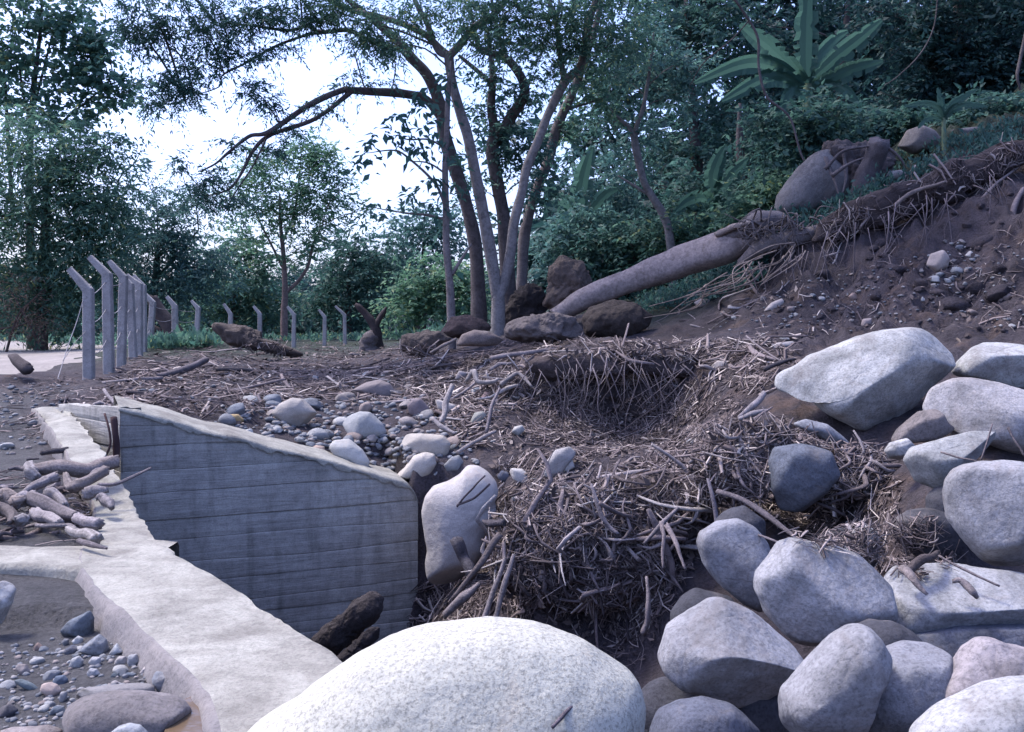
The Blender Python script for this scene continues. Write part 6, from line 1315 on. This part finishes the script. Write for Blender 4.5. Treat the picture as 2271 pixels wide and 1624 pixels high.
# -- left side
tree('tall_tree', 'tall open tree with clustered rounded leaves at the top left', (70,735,38),
 [('trunk', [(70,740),(68,600),(65,450),(66,340),(70,260),(74,200),(80,150),(90,60),(95,-60)], [.18,.17,.15,.13,.12,.11,.09,.06,.03]), ('branch', [(28,480),(20,350),(12,200),(5,100)], [.08,.07,.06,.03]), ('branch', [(70,260),(90,180),(105,120),(120,60)], [.06,.05,.04,.02]), ('branch', [(68,280),(50,200),(40,120)], [.06,.05,.03]), ('branch', [(66,330),(150,260),(240,190),(290,180)], [.05,.04,.03,.012])],
 up(37.8, (60,50,90,55,24),(150,40,70,45,16),(190,95,40,25,9),(170,130,50,25,10),(30,130,45,45,12),(130,170,45,20,9),(200,95,22,14,4),(220,90,20,12,4),(240,180,50,16,8),(285,185,25,14,4),(260,215,35,16,6),(170,220,60,28,12),(60,225,50,25,9),(120,265,60,25,12),(20,200,25,30,6),(205,175,25,12,4),(-60,60,80,90,20),(100,-60,120,60,20),(0,-90,110,60,16)), .24, LF_MID, 1007, (0.09,.08,.08), twigs=5, nl=7, droop=.15, aspect=.75)
tree('bushy_tree', 'broad leafy tree massed at the left edge behind the road', (90,745,36),
 [('trunk', [(90,750),(95,640),(100,520),(105,400)], [.25,.22,.18,.08])],
 up(35.5, (110,310,150,60,60),(230,330,60,40,18),(60,400,130,70,64),(190,400,100,70,50),(80,490,140,80,70),(220,490,80,70,40),(60,590,120,80,60),(190,590,100,70,50),(90,680,120,50,44),(-90,480,100,160,46),(200,670,80,50,18),(-60,660,100,80,26)), .23, LF_MID, 1008, DRK, twigs=6, nl=8, droop=.4, aspect=.32)
tree('drooping_tree', 'mid-green spreading tree with drooping sprays right of the massed left tree', (340,740,40),
 [('trunk', [(330,745),(335,690),(345,620),(350,520)], [.22,.2,.15,.06]), ('branch', [(345,620),(400,560),(440,510)], [.08,.06,.03]), ('branch', [(340,650),(280,560),(250,480)], [.08,.06,.03])],
 up(39.5, (290,470,80,50,26),(340,540,90,60,40),(260,570,80,60,34),(420,560,70,55,28),(340,630,100,50,38),(430,640,70,45,26),(250,660,60,45,22),(400,490,60,40,14),(430,420,28,28,6),(330,410,50,25,6),(470,600,50,50,11),(300,360,40,20,4)), .23, LF_BLUE, 1009, DRK, twigs=6, nl=9, droop=.45, aspect=.28)
tree('round_crowned_tree', 'small round-crowned tree with reddish trunk behind the far posts', (632,735,43),
 [('trunk', [(630,740),(630,690),(632,640),(628,560),(622,500),(620,430)], [.16,.15,.13,.10,.08,.03]), ('branch', [(632,650),(660,625),(683,590),(695,540),(715,500)], [.09,.08,.07,.05,.02]), ('branch', [(630,600),(600,540),(575,490),(560,450)], [.06,.05,.04,.02]), ('branch', [(625,540),(650,480),(660,420),(665,370)], [.06,.05,.03,.015])],
 up(43, (590,380,60,40,28),(660,345,60,35,28),(720,370,50,35,20),(620,430,80,45,36),(700,440,60,45,26),(560,440,45,40,11),(760,420,35,40,8),(640,500,80,40,16),(720,510,55,35,10),(570,510,45,35,8),(790,470,30,35,5),(650,560,60,25,7)), .21, LF_LIGHT, 1010, (0.22,.16,.145), twigs=6, nl=8, droop=.2, aspect=.4)
tree('dense_tree', 'dense dark green tree left of the round-crowned tree', (520,740,46), [('trunk', [(520,745),(522,680),(525,600)], [.2,.17,.06])],
 up(46, (500,560,60,55,20),(545,610,60,50,20),(470,650,60,50,20),(530,680,70,45,22),(590,680,50,40,14),(420,690,60,45,16),(560,550,45,40,10)), .27, LF_MID, 1011, DRK, twigs=6, nl=8)
tree('dense_tree', 'dark domed tree right of the round-crowned tree', (770,735,48), [('trunk', [(770,745),(772,690),(775,600)], [.2,.17,.06])],
 up(48, (750,600,60,45,18),(790,560,50,45,16),(830,600,60,50,20),(760,660,70,45,20),(840,660,60,45,18),(700,670,50,40,14),(870,560,50,45,14)), .27, LF_DARK, 1012, DRK, twigs=6, nl=8)
tree('dense_tree', 'tallest far tree with bluish crown just left of the slender trunk', (930,735,52), [('trunk', [(930,745),(935,650),(940,540)], [.25,.2,.08])],
 up(52, (940,480,60,30,14),(960,520,60,40,18),(900,530,50,40,14),(930,590,70,50,22),(1010,560,50,40,14),(870,620,50,50,14),(1000,490,40,25,8)), .27, LF_BLUE, 1013, DRK, twigs=6, nl=8)
tree('light_shrub', 'large light green shrub behind the root ball and posts', (940,740,38), [('stem', [(940,742),(942,700),(945,650)], [.08,.06,.02])],
 up(38, (920,650,55,35,18),(960,610,50,40,18),(1010,620,50,45,18),(900,690,55,35,18),(980,680,70,40,24),(1050,650,40,60,16)), .22, LF_LIGHT, 1014, DRK, cat='shrub', twigs=6, nl=8)
tree('light_shrub', 'low green shrub beside the seventh fence post', (330,770,27.5), [('stem', [(330,775),(332,765),(335,755)], [.03,.02,.01])],
 up(27.5, (340,768,30,12,10),(370,764,25,10,7),(310,770,18,10,5)), .13, LF_LIGHT, 1015, DRK, cat='shrub', auto=False)
tree('brush_pile', 'brown dry brush heaped under the trees at the left edge', (40,745,34), [('stem', [(10,750),(40,700),(80,660)], [.05,.04,.02]), ('stem', [(80,750),(50,690),(20,640)], [.05,.04,.02]), ('stem', [(0,730),(50,720),(110,690)], [.04,.03,.015]), ('stem', [(20,750),(60,680),(100,640)], [.04,.03,.012])],
 up(33.5, (40,690,70,50,20),(20,640,50,40,8),(90,720,40,25,8)), .2, LF_DRY, 1016, BRD, cat='brush', auto=False, twigs=7, nl=5, aspect=.12)

# -- right side: jungle on the slope
tree('jungle_tree', 'bluish leafy jungle tree above the thin pale tree', (1560,600,26), [('trunk', [(1560,600),(1550,450),(1540,300),(1530,150),(1520,0)], [.18,.16,.14,.1,.05])],
 up(26, (1480,60,80,60,22),(1560,50,80,60,22),(1600,170,70,60,18),(1540,250,80,50,18),(1620,30,50,60,14),(1450,330,70,50,16),(1540,340,70,50,16),(1650,250,50,40,9),(1500,-60,160,70,26),(1640,130,50,50,10)), .17, LF_DARK, 1020, DRK, twigs=6, nl=8)
tree('jungle_tree', 'dark jungle tree behind the big banana plant', (1850,420,27), [('trunk', [(1850,430),(1860,300),(1870,150),(1880,0)], [.18,.16,.12,.06])],
 up(27, (1720,60,50,60,12),(1900,50,70,60,18),(1960,110,70,60,20),(1880,160,60,50,14),(1700,180,60,50,12),(1740,260,70,40,14),(1900,240,80,40,18),(1850,-50,140,60,24),(1690,300,60,40,10),(1750,120,60,60,8)), .17, LF_DEEP, 1021, DRK, twigs=6, nl=8)
tree('jungle_tree', 'darkest dense jungle tree filling the top right corner', (2150,280,21), [('trunk', [(2150,290),(2140,200),(2130,80),(2120,-60)], [.2,.18,.14,.08])],
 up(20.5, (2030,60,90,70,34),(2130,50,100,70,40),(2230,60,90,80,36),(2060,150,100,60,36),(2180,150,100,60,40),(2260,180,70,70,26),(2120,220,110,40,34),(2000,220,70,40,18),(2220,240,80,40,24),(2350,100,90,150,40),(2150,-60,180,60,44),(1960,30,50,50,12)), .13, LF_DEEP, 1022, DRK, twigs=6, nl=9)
tree('jungle_tree', 'dark jungle tree at the middle right behind the fallen trunk', (1650,520,24), [('trunk', [(1660,530),(1650,450),(1640,330),(1640,230)], [.15,.13,.1,.04])],
 up(24, (1600,420,80,50,26),(1680,390,80,50,26),(1560,480,80,45,24),(1660,460,70,40,20),(1760,390,70,40,20),(1830,340,70,35,18),(1720,330,60,35,12),(1500,420,60,50,16)), .15, LF_DARK, 1023, DRK, twigs=6, nl=8)
for k, (lab, base, cl, mt) in enumerate([
 ('leafy shrub below the thin pale tree at the jungle edge', (1420,640,22), [(1400,540,70,50,22),(1470,560,60,50,20),(1350,560,50,50,16),(1420,610,80,35,20)], LF_DARK),
 ('dark shrub behind the root plate of the fallen trunk', (1270,650,22.5), [(1270,570,55,60,20),(1230,520,40,50,12),(1320,530,50,50,14),(1300,480,50,40,12)], LF_BLUE),
 ('broad shrub above the middle of the fallen trunk', (1540,580,21.5), [(1530,540,60,35,18),(1590,510,60,35,18),(1480,500,60,40,16),(1650,480,50,30,12)], LF_MID),
 ('shrub at the head of the fallen trunk left of the slope boulder', (1690,480,19.5), [(1680,440,50,35,16),(1720,410,45,30,14),(1640,470,40,30,12),(1740,450,40,25,9)], LF_MID),
 ('low shrub on the ridge left of the young banana plant', (1960,310,19.5), [(1960,270,70,30,20),(1890,290,60,28,16),(2030,265,60,25,16),(1830,300,50,28,12)], LF_DARK),
 ('low shrub on the ridge at the right edge', (2180,280,18.5), [(2180,255,70,25,20),(2250,245,60,30,18),(2120,262,40,20,10)], LF_DARK),
 ('dark shrub around the stem of the large banana plant', (1800,400,18.4), [(1790,260,70,40,18),(1830,310,70,35,18),(1750,320,60,35,14),(1860,250,50,35,12),(1720,270,50,35,10)], LF_DARK),
 ('tree-like shrub between the leaning stem and the thin pale tree', (1330,640,25), [(1350,420,60,50,16),(1300,360,50,50,12),(1380,470,60,50,16),(1310,440,50,40,12)], LF_BLUE),
]):
    tree('jungle_shrub', lab, base, [('stem', [base[:2], (cl[0][0], cl[0][1])], [.05, .02])], up(base[2], *cl), .14, mt, 1040 + k, DRK, 'shrubs at the jungle edge', cat='shrub', twigs=6, nl=8)

# -- banana plants: every blade is a part
def blade(pts, width, parent, seed, tear=.45):
    """long blade along pts with an arched midrib, torn edges"""
    c = spline([P(*p) for p in pts], 26); t = np.gradient(c, axis=0); t /= np.linalg.norm(t, axis=1)[:, None]
    view = c - np.array([0, 0, EYE]); view /= np.linalg.norm(view, axis=1)[:, None]
    s = np.cross(t, view); s /= np.linalg.norm(s, axis=1)[:, None]; nrm = np.cross(s, t); rg = np.random.RandomState(seed)
    u = np.linspace(0, 1, 26); w = width * np.clip(np.sin(np.pi * (u * .90 + .08)) ** .55, 0, 1)
    V = []; F = []
    for side in (1, -1):
        n0 = len(V); e = w * (1 - tear * rg.uniform(.2, 1, 26) * (rg.uniform(0, 1, 26) < .14))
        for i in range(26):
            V += [c[i], c[i] + s[i] * side * e[i] * .5 + nrm[i] * e[i] * .10, c[i] + s[i] * side * e[i] - nrm[i] * e[i] * (.18 + .3 * rg.uniform()) - np.array([0, 0, .15 * e[i]])]
        for i in range(25):
            a = n0 + i * 3
            if not (rg.uniform() < tear * .3): F.append([a + 1, a + 2, a + 5, a + 4])
            F.append([a, a + 1, a + 4, a + 3])
    o = mesh_obj('leaf', np.array(V), F, LF_BAN, parent, smooth=False, loc=c[0])
    v, f = tube(c[::3] + 0.004, [width * .10, width * .05, width * .02], 14, 5); mesh_obj('midrib', v, f, BAN_STEM, o, loc=None)
    return o
BAN_STEM = simple_mat('banana_stem', (0.13, 0.17, 0.10), 0.6, .3, 6)
def banana(label, base, stem, blades, seed, sr):
    b = P(*base); r = empty('banana_plant', (b[0], b[1], min(b[2], float(hz(b[0], b[1])))), label, 'banana plant', 'banana plants')
    q = [P(*p) for p in stem]; q[0][2] = min(q[0][2], float(hz(q[0][0], q[0][1])) - .1)
    v, f = tube(q, sr, 16, 10, .06, seed); mesh_obj('stem', v, f, BAN_STEM, r)
    for k, (pts, w) in enumerate(blades): blade(pts, w, r, seed + k)
banana('large banana plant with broad pale leaves near the top right', (1800,430,19.5), [(1800,430,19.5),(1797,330,19.5),(1792,230,19.5),(1790,170,19.5)], [
 ([(1788,185,19.4),(1786,120,19.3),(1788,40,19.2),(1795,-70,19.1)], .24), ([(1785,180,19.4),(1735,130,19.1),(1690,90,18.8),(1640,55,18.6)], .20), ([(1780,190,19.3),(1720,150,19),(1650,142,18.7),(1540,185,18.5)], .19),
 ([(1780,195,19.3),(1730,170,19),(1680,180,18.8),(1600,225,18.6)], .18), ([(1795,180,19.4),(1850,130,19.1),(1900,90,18.9),(1955,45,18.7)], .20), ([(1800,190,19.3),(1850,170,19),(1900,150,18.8),(1958,135,18.6)], .18),
 ([(1800,195,19.4),(1840,190,19.1),(1870,200,18.9),(1900,225,18.8)], .14), ([(1780,200,19.3),(1760,200,19),(1745,220,18.9),(1735,260,18.8)], .14), ([(1795,185,19.6),(1815,130,19.7),(1850,90,19.9),(1880,70,20)], .16)], 2001, [.13,.12,.11,.08])
banana('banana plant with upright leaves behind the leaning stem', (1285,620,23.5), [(1285,620,23.5),(1285,560,23.5),(1287,500,23.5)], [
 ([(1287,505,23.4),(1285,450,23.3),(1295,390,23.2),(1312,325,23.1)], .26), ([(1285,505,23.4),(1262,470,23.2),(1240,440,23),(1205,415,22.9)], .24), ([(1288,505,23.4),(1318,460,23.2),(1345,430,23),(1370,420,22.9)], .2), ([(1286,510,23.3),(1255,500,23),(1230,510,22.8),(1205,540,22.7)], .2), ([(1290,510,23.3),(1325,490,23),(1360,490,22.8),(1400,520,22.7)], .2)], 2021, [.12,.11,.08])
banana('banana plant half hidden in the shrubs above the fallen trunk', (1590,560,22), [(1590,560,22),(1590,500,22),(1592,450,22)], [
 ([(1592,455,21.9),(1600,420,21.8),(1625,385,21.7),(1660,350,21.6)], .2), ([(1590,455,21.9),(1560,440,21.7),(1530,445,21.5),(1495,470,21.4)], .2), ([(1592,455,21.9),(1580,400,21.8),(1590,360,21.7),(1610,320,21.6)], .2), ([(1595,460,21.9),(1630,450,21.6),(1660,460,21.4),(1690,490,21.3)], .18), ([(1588,460,21.8),(1560,480,21.5),(1545,520,21.4),(1540,560,21.3)], .18)], 2031, [.11,.1,.07])
banana('young banana plant with thin stem on the ridge at the right', (2095,345,16.8), [(2095,345,16.8),(2093,300,16.8),(2092,262,16.8)], [
 ([(2092,265,16.8),(2080,240,16.7),(2050,230,16.6),(2005,235,16.5)], .07), ([(2093,262,16.8),(2110,232,16.7),(2135,215,16.6),(2165,198,16.5)], .07), ([(2093,265,16.8),(2115,240,16.7),(2150,232,16.6),(2190,238,16.5)], .07), ([(2092,262,16.8),(2088,240,16.8),(2085,220,16.7),(2078,195,16.7)], .06), ([(2092,268,16.8),(2070,262,16.7),(2050,268,16.6),(2035,285,16.5)], .05)], 2041, [.045,.04,.03])

# -- lianas
for lab, pts, r in [('dark liana hanging in front of the banana leaves', [(1600,-40,17.5),(1650,30,17.5),(1680,85,17.4),(1682,150,17.3),(1700,215,17.2),(1750,260,17.1),(1775,340,17.0),(1800,390,17),(1810,450,17)], .022),
                    ('short liana branching left from the hanging liana', [(1662,45,17.5),(1620,90,17.6),(1560,140,17.8),(1530,190,18)], .012),
                    ('thin liana in the dark jungle at the top right', [(2080,-20,18.5),(2070,60,18.5),(2040,120,18.4),(1990,170,18.3),(1960,190,18.3)], .012),
                    ('grey liana at the right edge of the jungle', [(2275,70,17.5),(2262,130,17.5),(2255,170,17.4),(2262,200,17.4)], .03)]:
    v, f = tube([P(*p) for p in pts], [r, r, r * .6], 40, 6, .1, 7); tag(mesh_obj('liana', v, f, BARK, loc=P(*pts[-1]), color=DRK), lab, 'liana', 'lianas')

# -- far wood closing the view, and ground cover: single masses
rg = np.random.RandomState(9)
cl = []
for d, y0, y1, n in ((62, 620, 745, 60), (75, 600, 730, 50)):
    for k in range(n):
        cl.append((rg.uniform(-500, 1250), rg.uniform(y0, y1), rg.uniform(50, 90), rg.uniform(35, 60), d + rg.uniform(-3, 3), 12))
for k in range(85):
    cl.append((rg.uniform(1230, 2700), rg.uniform(-200, 430), rg.uniform(60, 110), rg.uniform(50, 80), rg.uniform(31, 38), 10))
for k in range(60):
    x = rg.uniform(1180, 2000); cl.append((x, np.interp(x, [1180, 1500, 2000], [640, 590, 400]) - rg.uniform(0, 190), rg.uniform(50, 90), rg.uniform(35, 60), rg.uniform(27, 32), 10))
v, f = foliage(cl, .42, rg, twigs=6, nl=8, tl=1.6); LEAFN += len(f)
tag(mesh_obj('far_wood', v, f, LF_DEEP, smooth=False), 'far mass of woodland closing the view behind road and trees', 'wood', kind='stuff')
# low creepers and grass
def cover(zones, leaf, rg, tall=1.0):
    B = []; D = []; 
    for pg, n in zones:
        pg = np.array(pg, float); lo = pg.min(0); hi = pg.max(0); c = 0
        while c < n:
            px, py = sample(pg, rg)
            c += 1; h = hit(px, py)
            if h is None: continue
            k = 7; B.append(h + np.c_[rg.normal(size=(k, 2)) * .08, np.abs(rg.normal(size=k)) * .07 * tall]); D.append(np.c_[rg.normal(size=(k, 2)) * .6, rg.uniform(.2, 1.4, k) * tall])
    B = np.vstack(B); D = np.vstack(D); n = len(B); L = leaf * rg.uniform(.6, 1.5, n)
    return leaf_quads(B, D, rg.normal(size=(n, 3)) + np.array([0, -.4, .6]), L, L * .42)
v, f = cover([([(1400,640),(1560,600),(1700,580),(1680,640),(1560,680),(1420,700)], 500), ([(1960,360),(2100,320),(2270,270),(2270,330),(2100,400),(1960,430)], 240), ([(1700,480),(1800,480),(1900,440),(1960,400),(1960,440),(1850,500),(1720,530)], 160), ([(1900,440),(2270,300),(2270,360),(1950,480)], 120)], .09, np.random.RandomState(3))
tag(mesh_obj('ground_cover', v, f, LF_DARK, smooth=False), 'low green creepers along the ridge and beside the fallen trunk', 'ground cover', kind='stuff')
v, f = cover([([(0,752),(300,748),(450,752),(450,765),(300,772),(0,760)], 500), ([(320,760),(400,755),(480,757),(480,772),(330,780)], 200), ([(560,745),(800,745),(1000,735),(1000,750),(800,760),(560,760)], 300)], .18, np.random.RandomState(4), 1.3)
tag(mesh_obj('roadside_grass', v, f, LF_MID, smooth=False), 'rough green grass along the fence line and road edge', 'grass', kind='stuff')
